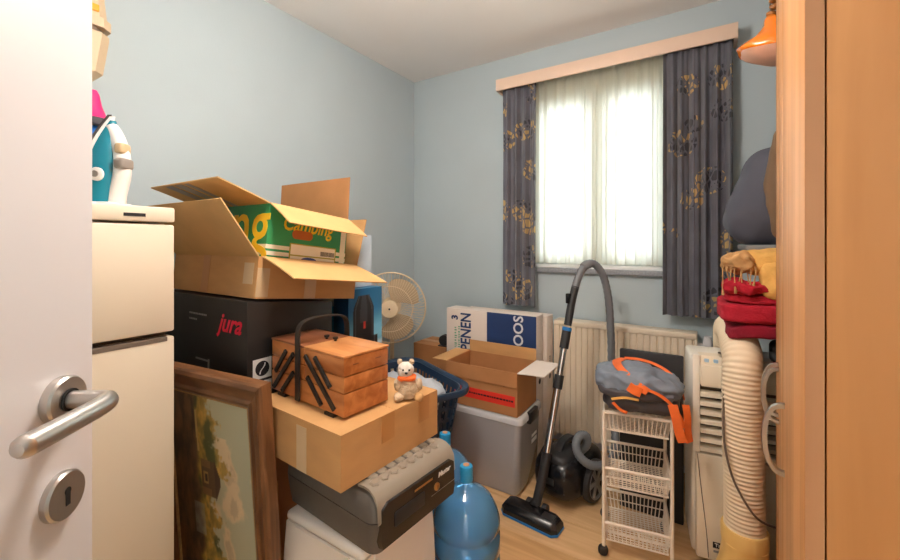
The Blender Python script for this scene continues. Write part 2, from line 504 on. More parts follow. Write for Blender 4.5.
struct('wall_left', rbox(XL - 0.12, XL, YB - 0.12, YW + 0.3, 0, HC), 'wall', 'pale grey-blue painted wall behind the fridge and boxes', 'wall')
struct('wall_right', rbox(XR, XR + 0.12, YB - 0.12, YW + 0.3, 0, HC), 'wall', 'pale grey-blue painted wall behind the wardrobe', 'wall')
b = B()
box(b, XL, WX0, YW, YW + 0.3, 0, HC); box(b, WX1, XR, YW, YW + 0.3, 0, HC)
box(b, WX0, WX1, YW, YW + 0.3, 0, WZ0 - 0.03); box(b, WX0, WX1, YW, YW + 0.3, WZ1, HC)
struct('wall_window', b, 'wall', 'grey-blue painted wall with the curtained window', 'wall')
b = B()
box(b, XL, DX0, YB - 0.12, YB, 0, HC); box(b, DX1, XR, YB - 0.12, YB, 0, HC); box(b, DX0, DX1, YB - 0.12, YB, DH, HC)
struct('wall_back', b, 'wall', 'grey-blue wall with the doorway behind the camera', 'wall')
struct('ceiling', rbox(XL - 0.1, XR + 0.1, YB - 0.1, YW + 0.3, HC, HC + 0.1), 'ceil', 'plain white painted ceiling above the room', 'ceiling')
fl = struct('floor', rbox(XL - 0.1, XR + 0.1, YB - 0.1, YW + 0.1, -0.08, -0.012), 'subfloor', 'light oak laminate plank floor', 'floor')
# oak planks, each its own piece
pw, pl = 0.192, 1.28
row = 0; y = YB
while y < YW:
    x = XL - random.uniform(0.1, 1.1)
    y1 = min(y + pw, YW)
    while x < XR:
        x0, x1 = max(x, XL), min(x + pl, XR)
        if x1 - x0 > 0.03:
            bb = rbox(x0 + 0.0007, x1 - 0.0007, y + 0.0007, y1 - 0.0007, -0.0115, random.uniform(-0.0004, 0.0), 0.0008, 1)
            obj('plank', bb, random.choice(M['plank']), fl)
        x += pl
    y += pw; row += 1
# hall behind the doorway
b = B()
box(b, -1.3, 1.7, -1.9, -1.8, 0, 2.5); box(b, -1.4, -1.3, -1.9, YB - 0.12, 0, 2.5); box(b, 1.7, 1.8, -1.9, YB - 0.12, 0, 2.5)
struct('wall_hall', b, 'hall', 'cream painted hall walls beyond the doorway', 'wall')
struct('ceiling_hall', rbox(-1.4, 1.8, -1.9, YB - 0.12, 2.5, 2.6), 'ceil', 'white hall ceiling beyond the doorway', 'ceiling')
struct('floor_hall', rbox(-1.4, 1.8, -1.9, YB - 0.1, -0.08, 0.0), M['plank'][1], 'oak floor of the hall beyond the doorway', 'floor')
b = B()
for (a0, a1) in ((DX0 - 0.07, DX0), (DX1, DX1 + 0.07)): box(b, a0, a1, YB, YB + 0.018, 0, DH + 0.07, 0.004)
box(b, DX0, DX1, YB, YB + 0.018, DH, DH + 0.07, 0.004)
struct('trim_1', b, 'white', 'white door architrave around the doorway', 'trim')
for nm, r_ in (('baseboard_left', (XL, XL + 0.012, YB, YW)), ('baseboard_window', (XL, XR, YW - 0.012, YW)), ('baseboard_right', (XR - 0.012, XR, YB, YW))):
    struct(nm, rbox(r_[0], r_[1], r_[2], r_[3], 0, 0.06, 0.003), 'white', 'low white skirting along the ' + nm.split('_')[1] + ' wall', 'skirting')

# window: frame, two sashes with panes, stone sill
wn = thing('window_1', 'white two-casement window behind the net curtain', 'window', (0, 0, 0)); wn['kind'] = 'structure'
b = B(); yw0, yw1 = YW + 0.09, YW + 0.15
box(b, WX0, WX1, yw0, yw1, WZ0, WZ0 + 0.035); box(b, WX0, WX1, yw0, yw1, WZ1 - 0.035, WZ1)
box(b, WX0, WX0 + 0.035, yw0, yw1, WZ0 + 0.035, WZ1 - 0.035); box(b, WX1 - 0.035, WX1, yw0, yw1, WZ0 + 0.035, WZ1 - 0.035)
xm = (WX0 + WX1) / 2 + 0.02
box(b, xm - 0.02, xm + 0.02, yw0, yw1, WZ0 + 0.035, WZ1 - 0.035)
obj('window_frame', b, 'frame_white', wn)
for a0, a1 in ((WX0 + 0.035, xm - 0.02), (xm + 0.02, WX1 - 0.035)):
    z0, z1 = WZ0 + 0.035, WZ1 - 0.035
    b = B(); e = 0.04
    box(b, a0, a1, yw0 - 0.02, yw1 - 0.01, z0, z0 + e); box(b, a0, a1, yw0 - 0.02, yw1 - 0.01, z1 - e, z1)
    box(b, a0, a0 + e, yw0 - 0.02, yw1 - 0.01, z0 + e, z1 - e); box(b, a1 - e, a1, yw0 - 0.02, yw1 - 0.01, z0 + e, z1 - e)
    s = obj('sash', b, 'frame_white', wn)
    obj('pane', rbox(a0 + e, a1 - e, yw0 + 0.012, yw0 + 0.018, z0 + e, z1 - e), 'glass', s)
obj('frame_ledge', rbox(WX0 - 0.0, WX1, YW - 0.012, yw0, WZ0, WZ0 + 0.022, 0.004), 'frame_white', wn)
obj('window_sill', rbox(WX0 - 0.03, WX1 + 0.03, YW - 0.035, yw0, WZ0 - 0.028, WZ0, 0.004), 'stone', wn)

# pelmet with curtain rail
pm = thing('pelmet', 'long pinkish-beige wooden pelmet above the window', 'pelmet', (0, 0, 0))
obj('front_board', rbox(-1.158, 0.128, 2.37, 2.386, 2.218, 2.292, 0.003), 'pelmet', pm)
obj('top_board', rbox(-1.155, 0.125, 2.386, YW, 2.276, 2.292), 'pelmet', pm)
obj('end_board', rbox(-1.158, -1.142, 2.386, YW, 2.218, 2.276), 'pelmet', pm)
obj('end_board', rbox(0.112, 0.128, 2.386, YW, 2.218, 2.276), 'pelmet', pm)
obj('curtain_rail', rbox(-1.14, 0.11, 2.405, 2.425, 2.262, 2.275), 'white', pm)
obj('curtain_rail', rbox(-1.14, 0.11, 2.462, 2.478, 2.262, 2.275), 'white', pm)

def curtain(name, label, x0, x1, z0, z1, yc, folds, amp, mat, nu, seed, t=0.0015, hem=None):
    rnd = random.Random(seed)
    ph = [rnd.uniform(0, 6.28) for _ in range(4)]
    b = B()
    def f(u, v):
        z = z1 + (z0 - z1) * v
        a = amp * (0.45 + 0.55 * sstep(0.0, 0.25, v))
        p = u * folds * 2 * PI
        w = math.sin(p + 0.5 * math.sin(p * 0.37 + ph[0]) + 0.25 * v * math.sin(ph[1] + 3 * u)) + 0.35 * math.sin(1.9 * p + ph[2])
        xs = 0.006 * math.sin(p * 2 + ph[3]) * v
        return Vector((x0 + (x1 - x0) * u + xs, yc + a * w * 0.75, z + (hem(u) if hem and v == 1 else 0)))
    sheet(b, nu, 40, f); thicken(b, t)
    return tag(obj(name, b, mat, ang=80), label, 'curtain')
curtain('curtain', 'narrow dark grey curtain with gold sprigs left of the window', -1.132, -0.90, 0.83, 2.262, 2.419, 4, 0.027, 'curtain', 120, 3)
curtain('curtain', 'wide dark grey curtain with gold flowers right of the window', -0.195, 0.108, 0.85, 2.262, 2.420, 6, 0.029, 'curtain', 170, 5)
curtain('net_curtain', 'white pleated net curtain glowing across the window', -0.965, -0.165, 1.105, 2.262, 2.470, 15, 0.016, 'sheer', 340, 9, 0.0005)

# panel radiator with vertical flutes
rd = thing('radiator', 'cream panel radiator with vertical flutes under the window', 'radiator', (-0.775, 2.375, 0))
rw, rz0, rz1 = 0.735, 0.075, 0.77
b = B(); nfl = 22; pts = []
for i in range(nfl):
    a = 0.012 + (rw - 0.024) * i / nfl; s = (rw - 0.024) / nfl
    pts += [(a, 0.0), (a + s * 0.62, 0.0), (a + s * 0.72, 0.011), (a + s * 0.90, 0.011)]
pts += [(rw - 0.012, 0.0), (rw - 0.012, 0.03), (0.012, 0.03)]
prism(b, pts, rz1 - rz0 - 0.05, Matrix.Translation((0, 0, rz0 + 0.02)))
obj('fluted_panel', b, 'radiator', rd)
obj('rear_panel', rbox(0.012, rw - 0.012, 0.07, 0.1, rz0 + 0.02, rz1 - 0.03), 'radiator', rd)
b = B(); box(b, 0, rw, -0.002, 0.102, rz1 - 0.03, rz1, 0.006)
obj('top_grille', b, 'radiator', rd)
obj('side_cover', rbox(0, 0.012, 0, 0.1, rz0, rz1 - 0.03, 0.003), 'radiator', rd)
obj('side_cover', rbox(rw - 0.012, rw, 0, 0.1, rz0, rz1 - 0.03, 0.003), 'radiator', rd)
b = B(); cyl(b, (rw, 0.05, rz1 - 0.06), (rw + 0.05, 0.05, rz1 - 0.06), 0.009); lathe(b, [(0.02, 0), (0.022, 0.03), (0.016, 0.06)], 20, Matrix.Translation((rw + 0.045, 0.05, rz1 - 0.075)))
obj('valve', b, 'white', rd)
b = B(); cyl(b, (rw + 0.03, 0.05, 0), (rw + 0.03, 0.05, rz1 - 0.06), 0.008)
obj('pipe', b, 'white', rd)

# ceiling lamp of the room (above the frame) gives its warm light; the hall globe is added as frontal fill
def ceiling_lamp(label, loc, r, mat, drop=0.0):
    t = thing('ceiling_lamp', label, 'lamp', loc)
    b = B(); lathe(b, [(0.05, 0), (0.06, -0.01), (0.06, -0.035), (0.03, -0.045)], 32); obj('ceiling_rose', b, 'white', t)
    if drop:
        b = B(); cyl(b, (0, 0, -0.04), (0, 0, -0.05 - drop), 0.004, seg=8); obj('flex', b, 'white', t)
    z0 = -0.045 - drop
    b = B(); lathe(b, [(0.02, z0)] + [(r * math.sin(PI * k / 16), z0 - r + r * math.cos(PI * k / 16)) for k in range(1, 16)] + [(0.001, z0 - 2 * r)], 32); obj('lamp_shade', b, mat, t)
    return t
ceiling_lamp('warm white glass globe hanging in the room', (-0.66, 0.74, HC), 0.13, 'globe', 0.27)
ceiling_lamp('warm white fill globe added on the unseen hall ceiling', (0.55, -1.15, 2.5), 0.12, 'globe_fill')

# ------------------------------------------------------------------ door with lever handle (left foreground)
ang_d = math.atan2(0.632, -0.497)
dr = thing('door_1', 'white room door standing open at the left with steel handle', 'door', (-0.147, -0.449, 0), ang_d)
dr['kind'] = 'structure'
obj('door_leaf', rbox(0, 0.806, 0, 0.04, 0.008, 2.04, 0.002), 'white', dr)
hx, hz = 0.758, 1.053
b = B(); lathe(b, [(0.0265, 0), (0.0265, 0.008), (0.0245, 0.0105), (0.012, 0.0105)], 40, face_mat((hx, 0, hz), (1, 0, 0), (0, 0, 1)))
hd = obj('door_handle', b, 'steel', dr)
b = B(); lathe(b, [(0.0125, 0.0), (0.0125, 0.0125)], 24, face_mat((hx, 0, hz), (1, 0, 0), (0, 0, 1))); obj('spindle_collar', b, 'dark_hole', hd)
b = B(); tube(b, smooth([(hx, -0.010, hz), (hx, -0.034, hz), (hx - 0.003, -0.05, hz), (hx - 0.018, -0.058, hz), (hx - 0.06, -0.059, hz - 0.0005), (hx - 0.108, -0.058, hz - 0.001)], 8), lambda t: 0.0095 if t < 0.45 else 0.0105, 20)
lathe(b, [(0.0105, 0), (0.0095, 0.004), (0.006, 0.008), (0.001, 0.009)], 20, face_mat((hx - 0.108, -0.058, hz - 0.001), (0, 0, 1), (0, 1, 0)))
obj('lever', b, 'steel', hd)
b = B(); lathe(b, [(0.0265, 0), (0.0265, 0.006), (0.0245, 0.0085), (0.001, 0.0085)], 40, face_mat((hx, 0, hz - 0.108), (1, 0, 0), (0, 0, 1)))
es = obj('key_rosette', b, 'steel', dr)
b = B(); fm = face_mat((hx, -0.0086, hz - 0.108), (1, 0, 0), (0, 0, 1))
kp = [(0.0042 * math.cos(a), 0.005 + 0.0042 * math.sin(a)) for a in [R(-40 + 26 * k) for k in range(11)]] + [(-0.003, -0.011), (0.003, -0.011)]
prism(b, kp, 0.0004, fm)
obj('keyhole', b, 'dark_hole', es)

# ------------------------------------------------------------------ wardrobe (right foreground)
wd = thing('wardrobe', 'tall light maple wardrobe with bow handles at the right', 'wardrobe', (0.098, 0.631, 0), R(-5.08))
WL, WDp, WH = 1.073, 0.58, 2.20
b = B()
box(b, 0.0195, WDp, 0.0, 0.019, 0, WH, 0.001); obj('side_panel', b, 'maple', wd)
obj('side_panel', rbox(0.0195, WDp, WL - 0.019, WL, 0, WH, 0.001), 'maple', wd)
obj('top_panel', rbox(0.0195, WDp, 0.019, WL - 0.019, WH - 0.02, WH), 'maple', wd)
obj('back_panel', rbox(WDp - 0.008, WDp, 0.019, WL - 0.019, 0.08, WH - 0.02), 'maple', wd)
obj('plinth', rbox(0.05, 0.066, 0.019, WL - 0.019, 0, 0.08), 'maple', wd)
obj('carcass_floor', rbox(0.022, WDp - 0.01, 0.019, WL - 0.019, 0.08, 0.098), 'maple_dark', wd)
def bow(y, z, h, out, mat='steel'):
    """bow handle: flat bar bent to an arc, feet on the door face (local x = 0)"""
    b = B(); rings = []
    for k in range(25):
        a = PI * k / 24
        t = math.sin(a)
        cx, cz = -out * (t ** 0.75), -math.cos(a) * h / 2
        wv = 0.0075 - 0.001 * t; th = 0.0045
        nx, nz = -math.sin(a), -math.cos(a)
        if k in (0, 24): nx, nz = 0, (-1 if k == 0 else 1)
        rings.append([Vector((cx + sx * nx * th, y + sy * wv, z + cz + sx * nz * th)) for sx, sy in ((1, 1), (1.4, 0), (1, -1), (-1, -1), (-1, 1))])
    loft(b, rings)
    return b
for (s0, s1, hs, lb) in ((0.0, 0.559, 0.487, 'near'), (0.562, 0.828, 0.803, 'mid'), (0.831, WL, 0.858, 'far')):
    d = obj('wardrobe_door', rbox(0, 0.018, s0, s1, 0.082, WH - 0.002, 0.0012), ['maple'], wd)
    obj('bow_handle', bow(hs, 0.807, 0.146, 0.034), 'steel', d)
    obj('edge_band', rbox(0.0005, 0.0175, s0 - 0.0006, s0 + 0.0004, 0.083, WH - 0.003), 'maple_edge', d)

# ------------------------------------------------------------------ fridge with things on top (left)
fr = thing('fridge', 'cream two-door fridge-freezer behind the open door', 'fridge', (-1.90, -0.04, 0))
FW, FD, FH = 0.605, 0.58, 1.333     # width along y, depth along x
obj('body', rbox(0, FD - 0.05, 0.004, FW - 0.004, 0.03, FH - 0.045, 0.004), 'fridge', fr)
obj('worktop', rbox(0, FD + 0.004, 0, FW, FH - 0.043, FH, 0.006), 'fridge', fr)
obj('seal', rbox(FD - 0.05, FD - 0.042, 0.008, FW - 0.008, 0.05, FH - 0.05), 'fridge_seal', fr)
fd = obj('freezer_door', rbox(FD - 0.042, FD, 0.0, FW, 0.972, FH - 0.05, 0.006), 'fridge', fr)
ld = obj('fridge_door', rbox(FD - 0.042, FD, 0.0, FW, 0.06, 0.958, 0.006), 'fridge', fr)
obj('door_grip', rbox(FD - 0.03, FD + 0.001, 0.02, FW - 0.02, 0.946, 0.9585), 'fridge_seal', ld)
obj('badge', rbox(FD + 0.004, FD + 0.0055, FW - 0.125, FW - 0.075, FH - 0.030, FH - 0.021), 'ink', fr)
for fy in (0.05, FW - 0.05):
    for fx in (0.05, FD - 0.1):
        b = B(); cyl(b, (fx, fy, 0), (fx, fy, 0.03), 0.015); obj('foot', b, 'rubber', fr)

# steam iron standing on its heel on the fridge
FT = 1.333
ir = thing('steam_iron', 'teal and white steam iron standing upright on the fridge', 'iron', (-1.523, 0.437, FT), R(32.5))
def iron_ring(z, hw, s0, s1, n=16):
    pts = []
    for k in range(n + 1):
        a = PI * k / n
        pts.append(Vector((s0 + (s1 - s0) * math.sin(a) ** 0.8, -hw * math.cos(a), z)))
    return pts
def iron_hw(z):
    t = z / 0.275; return 0.056 * max(0.02, 1 - t ** 2.6)
def sole_s(z): return 0.062 * (z / 0.275) ** 1.5 - 0.02      # the sole leans: tip tilts to the handle side
b = B(); loft(b, [iron_ring(z, iron_hw(z), sole_s(z), sole_s(z) + (0.012)) for z in [0.275 * k / 14 for k in range(15)]]); obj('soleplate', b, 'sole', ir)
b = B(); loft(b, [iron_ring(z, iron_hw(z) * 0.985, sole_s(z) + 0.010, sole_s(z) + 0.024) for z in [0.004 + 0.265 * k / 14 for k in range(15)]]); obj('skirt', b, 'iron_white', ir)
b = B(); zs = [0.006 + 0.25 * k / 14 for k in range(15)]
loft(b, [iron_ring(z, iron_hw(z) * 0.9, sole_s(z) + 0.020, sole_s(z) + 0.026 + 0.062 * (1 - (z / 0.262) ** 2.2)) for z in zs]); obj('water_tank', b, 'teal', ir)
b = B(); tube(b, smooth([(0.066, 0, 0.005), (0.070, 0, 0.04), (0.084, 0, 0.10), (0.083, 0, 0.155), (0.070, 0, 0.205), (0.052, 0, 0.238)], 6), lambda t: 0.017 + 0.008 * (1 - t) ** 3 + 0.004 * math.sin(t * PI), 16); hh = obj('handle', b, 'iron_white', ir)
b = B(); soft(b, 0.094, -0.006, 0.128, 0.030, 0.046, 0.032, 0.4, 6); obj('dial', b, 'iron_grey', hh)
b = B(); soft(b, 0.089, -0.004, 0.172, 0.026, 0.040, 0.034, 0.5, 6); obj('steam_button', b, 'tape_pale', hh)
b = B(); lathe(b, [(0.019, 0), (0.019, 0.006), (0.015, 0.008), (0.001, 0.008)], 24, face_mat((0.052, -0.046, 0.092), (1, 0, 0), (0, 0, 1))); dd = obj('temperature_dial', b, 'iron_white', ir)
b = B(); lathe(b, [(0.009, 0.008), (0.009, 0.011), (0.001, 0.011)], 20, face_mat((0.052, -0.046, 0.092), (1, 0, 0), (0, 0, 1))); obj('dial_knob', b, 'iron_grey', dd)
b = B(); soft(b, 0.035, 0, 0.008, 0.105, 0.1, 0.016, 0.4, 6); obj('heel', b, 'iron_white', ir)
b = B(); tube(b, smooth([(0.05, -0.05, 0.01), (0.02, -0.085, 0.012), (-0.03, -0.07, 0.03), (-0.07, -0.05, 0.045), (-0.10, -0.06, 0.03), (-0.05, -0.10, 0.006), (0.03, -0.09, 0.005)], 8), 0.004, 8); obj('power_cord', b, 'iron_white', ir)

sp = thing('spray_bottle', 'pink-topped blue spray bottle on the fridge behind the iron', 'bottle', (-1.70, 0.485, FT))
b = B(); lathe(b, [(0.04, 0), (0.043, 0.01), (0.043, 0.19), (0.036, 0.25), (0.018, 0.282)], 28); obj('body', b, 'blue_plastic', sp)
b = B(); lathe(b, [(0.048, 0.280), (0.05, 0.284), (0.05, 0.300), (0.044, 0.304)], 28); obj('collar', b, 'bag_dark', sp)
b = B(); lathe(b, [(0.046, 0.304), (0.036, 0.315), (0.024, 0.35), (0.018, 0.385), (0.012, 0.398), (0.001, 0.40)], 28); obj('cone_top', b, 'pink', sp)

# beige case hanging on the left wall above the fridge
cs = thing('hanging_case', 'beige plastic case with amber latches hung on the left wall', 'case', (-1.925, 0.385, 1.80))
def case_ring(z, hw, d, c=0.03):
    return [Vector((0.003, -hw, z)), Vector((d - c, -hw, z)), Vector((d, -hw + c, z)), Vector((d, hw - c, z)), Vector((d - c, hw, z)), Vector((0.003, hw, z))]
b = B(); loft(b, [case_ring(0.0, 0.13, 0.10), case_ring(0.03, 0.165, 0.13), case_ring(0.15, 0.178, 0.145), case_ring(0.165, 0.178, 0.145)]); obj('lower_shell', b, 'case', cs, 20)
b = B(); loft(b, [case_ring(0.165, 0.166, 0.135), case_ring(0.182, 0.166, 0.135)]); obj('seam', b, 'case_dark', cs, 20)
b = B(); loft(b, [case_ring(0.182, 0.182, 0.15), case_ring(0.215, 0.182, 0.15), case_ring(0.22, 0.174, 0.14), case_ring(0.34, 0.165, 0.13), case_ring(0.38, 0.13, 0.10)]); obj('upper_shell', b, 'case', cs, 20)
for (ly, lz, lx) in ((0.13, 0.245, 0.133), (0.12, 0.325, 0.128), (0.10, 0.022, 0.122), (-0.12, 0.245, 0.133)):
    obj('latch', rbox(lx, lx + 0.014, ly - 0.012, ly + 0.012, lz - 0.012, lz + 0.012, 0.003), 'latch', cs)
b = B(); tube(b, smooth([(0.05, -0.06, 0.375), (0.05, -0.05, 0.42), (0.05, 0.05, 0.42), (0.05, 0.06, 0.375)], 6), 0.008, 10); obj('carry_handle', b, 'case_dark', cs)
b = B(); tube(b, smooth([(0.0, 0, 0.40), (0.045, 0, 0.40), (0.06, 0, 0.41), (0.062, 0, 0.435)], 5), 0.005, 8); obj('wall_hook', b, 'steel', cs)

# ------------------------------------------------------------------ cartons
def flap_mesh(hx0, hx1, out, length, ang, t=0.004, taper=0.0, curl=0.0):
    """flap hinged on the segment hx0-hx1; ang from upright (0) outwards (90 = level)"""
    a, c = Vector(hx0), Vector(hx1); out = Vector(out); up = Vector((0, 0, 1))
    al = (c - a).normalized(); n = 5; top = []; bot = []
    b = B(); rings = []
    p = Vector((0, 0, 0)); th = R(ang)
    for k in range(n + 1):
        th_k = th + R(curl) * k / n
        d = out * math.sin(th_k) + up * math.cos(th_k); nr = out * math.cos(th_k) - up * math.sin(th_k)
        if k: p = p + d * (length / n)
        tp = taper * k / n
        A, C = a + al * tp + p, c - al * tp + p
        rings.append([A + nr * (t / 2), C + nr * (t / 2), C - nr * (t / 2), A - nr * (t / 2)])
    loft(b, rings)
    return b

def carton_body(lx, ly, lz, t=0.004):
    b = B()
    box(b, -lx / 2, lx / 2, -ly / 2, ly / 2, 0, t)
    box(b, -lx / 2, lx / 2, -ly / 2, -ly / 2 + t, t, lz); box(b, -lx / 2, lx / 2, ly / 2 - t, ly / 2, t, lz)
    box(b, -lx / 2, -lx / 2 + t, -ly / 2 + t, ly / 2 - t, t, lz); box(b, lx / 2 - t, lx / 2, -ly / 2 + t, ly / 2 - t, t, lz)
    return b

def flap(root, lx, ly, lz, side, length, ang, mat, taper=0.0, curl=0.0, ins=0.0):
    h = {'+x': ((lx / 2, -ly / 2 + ins, lz), (lx / 2, ly / 2 - ins, lz), (1, 0, 0)), '-x': ((-lx / 2, ly / 2 - ins, lz), (-lx / 2, -ly / 2 + ins, lz), (-1, 0, 0)),
         '+y': ((lx / 2 - ins, ly / 2, lz), (-lx / 2 + ins, ly / 2, lz), (0, 1, 0)), '-y': ((-lx / 2 + ins, -ly / 2, lz), (lx / 2 - ins, -ly / 2, lz), (0, -1, 0))}[side]
    return obj('flap', flap_mesh(h[0], h[1], h[2], length, ang, 0.004, taper, curl), mat, root)

def closed_carton(name, label, loc, rotz, lx, ly, lz, mat='card', cat='box', group=None, tape=True):
    t = thing(name, label, cat, loc, rotz, group)
    b = carton_body(lx, ly, lz - 0.004); obj('body', b, mat, t)
    obj('top_flap', rbox(-lx / 2, lx / 2, -ly / 2, -0.0015, lz - 0.004, lz, 0.001), mat, t)
    obj('top_flap', rbox(-lx / 2, lx / 2, 0.0015, ly / 2, lz - 0.004, lz, 0.001), mat, t)
    if tape:
        b = B(); box(b, -lx / 2 - 0.0006, lx / 2 + 0.0006, -0.024, 0.024, lz, lz + 0.0006); box(b, lx / 2, lx / 2 + 0.0006, -0.024, 0.024, lz - 0.07, lz + 0.0006)
        obj('tape', b, 'tape', t)
    return t

# hidden carrier cartons at the bottom of the stack
closed_carton('carton', 'large plain carton at the bottom of the stack behind the painting', (-1.635, 0.925, 0), 0, 0.50, 0.36, 0.32, 'card_dark')
closed_carton('carton', 'plain carton directly beneath the black coffee machine box', (-1.635, 0.925, 0.32), 0, 0.50, 0.36, 0.335, 'card_dark')
closed_carton('carton', 'upright carton beneath the blue vacuum cleaner box', (-1.73, 1.285, 0), 0, 0.30, 0.26, 0.645, 'card_dark')
closed_carton('carton', 'low carton beneath the navy laundry basket', (-1.232, 1.534, 0), R(-25), 0.42, 0.25, 0.295, 'card_dark')

# black coffee machine box
JX, JY, JZ = 0.66, 0.335, 0.392
jb = thing('coffee_machine_box', 'black coffee machine carton with red lettering under the open carton', 'box', (-1.2 - JX / 2, 0.715 + JY / 2, 0.655))
def crush(b):
    # the top has given way towards the far side under the open carton
    for v in b.verts:
        if v.co.z > JZ * 0.6: v.co.z -= math.tan(R(6.5)) * (v.co.y + JY / 2)
    return b
obj('body', crush(rbox(-JX / 2, JX / 2, -JY / 2, JY / 2, 0, JZ - 0.003, 0.0015)), 'black_card', jb)
obj('top_flap', crush(rbox(-JX / 2, JX / 2, -JY / 2, -0.001, JZ - 0.003, JZ)), 'black_card', jb)
obj('top_flap', crush(rbox(-JX / 2, JX / 2, 0.001, JY / 2, JZ - 0.003, JZ)), 'black_card', jb)
text('lettering', 'jura', 0.086, (JX / 2 - 0.102, -JY / 2 - 0.0004, 0.312), (1, 0, 0), (0, 0, 1), 'red', jb, shear=0.45, offset=0.0018)
b = B()
for k, (w, z) in enumerate(((0.11, 0.325), (0.05, 0.305))):
    x = JX / 2 - 0.36
    while x < JX / 2 - 0.36 + w:
        box(b, x, x + 0.008, -JY / 2 - 0.0006, -JY / 2, z, z + 0.006); x += 0.011
obj('small_print', b, 'print_grey', jb)
# printed glass cup and stand at the left of its face
b = B(); fm = face_mat((JX / 2 - 0.315, -JY / 2 - 0.0002, 0.07), (1, 0, 0), (0, 0, 1))
prism(b, [(0, 0), (0.085, 0), (0.092, 0.11), (0.082, 0.11), (0.076, 0.01), (0, 0.01)], 0.0006, fm); prism(b, [(0, 0.10), (0.088, 0.10), (0.088, 0.106), (0, 0.106)], 0.0006, fm)
obj('printed_cup', b, 'print_grey', jb)
# white stickers on the side face
b = rbox(JX / 2, JX / 2 + 0.0008, -JY / 2 + 0.018, -JY / 2 + 0.082, 0.142, 0.206); st = obj('sticker', b, 'sticker', jb)
b = B(); fm = face_mat((JX / 2 + 0.0009, -JY / 2 + 0.050, 0.174), (0, 1, 0), (0, 0, 1))
prism(b, [(0.024 * math.cos(2 * PI * k / 24), 0.024 * math.sin(2 * PI * k / 24)) for k in range(24)], 0.0004, fm); obj('bean_mark', b, 'ink', st)
b = B(); fm = face_mat((JX / 2 + 0.0014, -JY / 2 + 0.050, 0.174), (0, 1, 0), (0, 0, 1))
bp = []
for k in range(13):
    t_ = -1 + k / 6; bp.append((0.003 * math.sin(t_ * 3) + t_ * 0.008 + 0.002, t_ * 0.017))
prism(b, bp + [(x - 0.004, y) for x, y in reversed(bp)], 0.0004, fm); obj('bean_slit', b, 'sticker', st)
st = obj('sticker', rbox(JX / 2, JX / 2 + 0.0008, -JY / 2 + 0.018, -JY / 2 + 0.082, 0.078, 0.134), 'sticker', jb)
b = B(); yy = -JY / 2 + 0.024
while yy < -JY / 2 + 0.075:
    w = random.choice((0.0012, 0.002, 0.003)); box(b, JX / 2 + 0.0008, JX / 2 + 0.0012, yy, yy + w, 0.10, 0.118); yy += w + 0.0018
obj('barcode', b, 'ink', st)

# big open carton on the black box, sagging to the far side
TILT = R(-6.5)
OX, OY, OZ = 0.56, 0.435, 0.137
oc = thing('open_carton', 'large open brown carton with spread flaps holding a green box', 'box', (-1.222 - OX / 2, 0.752 + OY / 2 * math.cos(TILT), 1.050 - 0.0235), 0, tilt=TILT)
# the carton's floor pivots on the edge of the box below: local origin at its floor centre
obj('body', carton_body(OX, OY, OZ, 0.005), 'card', oc)
flap(oc, OX, OY, OZ, '-y', 0.215, 41, 'card_in', 0.0)
flap(oc, OX, OY, OZ, '+x', 0.19, 106, 'card_in', -0.004, 6, 0.012)
flap(oc, OX, OY, OZ, '+y', 0.20, 10, 'card', 0.0)
flap(oc, OX, OY, OZ, '-x', 0.19, 28, 'card_in', 0.0)
obj('tape', rbox(-0.06, -0.012, -OY / 2 - 0.0008, -OY / 2, 0.0, OZ), 'tape', oc)
obj('tape', rbox(OX / 2, OX / 2 + 0.0008, -0.03, 0.02, 0.0, OZ - 0.03), 'tape_pale', oc)
obj('tape', rbox(OX / 2 - 0.075, OX / 2 - 0.02, -OY / 2 - 0.0008, -OY / 2, 0.045, 0.115), 'tape_pale', oc)
obj('tape', rbox(OX / 2, OX / 2 + 0.0008, -OY / 2 + 0.001, -OY / 2 + 0.045, 0.005, 0.10), 'tape_pale', oc)

# green printed box standing in the open carton
GX, GY, GZ = 0.45, 0.35, 0.315
up = Vector((0, -math.sin(TILT), math.cos(TILT)))
gl = Vector(oc.location) + up * 0.006
gb = thing('green_box', 'green fruit box with yellow lettering standing inside the open carton', 'box', (-1.238 - GX / 2, gl.y - 0.012, gl.z - 0.002 * 0), 0, tilt=TILT)
obj('body', carton_body(GX, GY, GZ, 0.005), 'green', gb)
flap(gb, GX, GY, GZ, '-y', 0.185, 74, 'card_in', 0.0, 4)
flap(gb, GX, GY, GZ, '+x', 0.135, 118, 'card_in', 0.0, 6)
flap(gb, GX, GY, GZ, '+y', 0.175, -3, 'card_dark', 0.0)
# printed bands on the near flap's outer side
flp = gb.children[1]
for (a0, a1) in ((0.10, 0.15), (0.165, 0.215), (0.23, 0.26)):
    q = flap_mesh((-GX / 2 + a0, -GY / 2, GZ), (-GX / 2 + a1, -GY / 2, GZ), (0, -1, 0), 0.178, 74, 0.0046, 0.0, 4)
    obj('printed_band', q, 'print_grey', flp)
yf = -GY / 2 - 0.0004
text('lettering', 'ng', 0.27, (GX / 2 - 0.105, yf - 0.0006, 0.238), (1, 0, 0), (0, 0, 1), 'yellow', gb, offset=0.0018, sx=0.92)
xf = GX / 2 + 0.0004
text('lettering', 'Camping', 0.080, (xf, -0.012, 0.258), (0, 1, 0), (0, 0, 1), 'yellow', gb, shear=0.3, offset=0.0012, sx=0.78)
b = B(); fm = face_mat((GX / 2, -0.035, 0.222), (0, 1, 0), (0, 0, 1))
prism(b, [(0.028 + 0.016 * math.cos(R(-90 + 18 * k)), 0.016 * math.sin(R(-90 + 18 * k))) for k in range(11)] + [(-0.028 + 0.016 * math.cos(R(90 + 18 * k)), 0.016 * math.sin(R(90 + 18 * k))) for k in range(11)], 0.0012, fm)
obj('hand_hole', b, 'hole_orange', gb)
b = B()
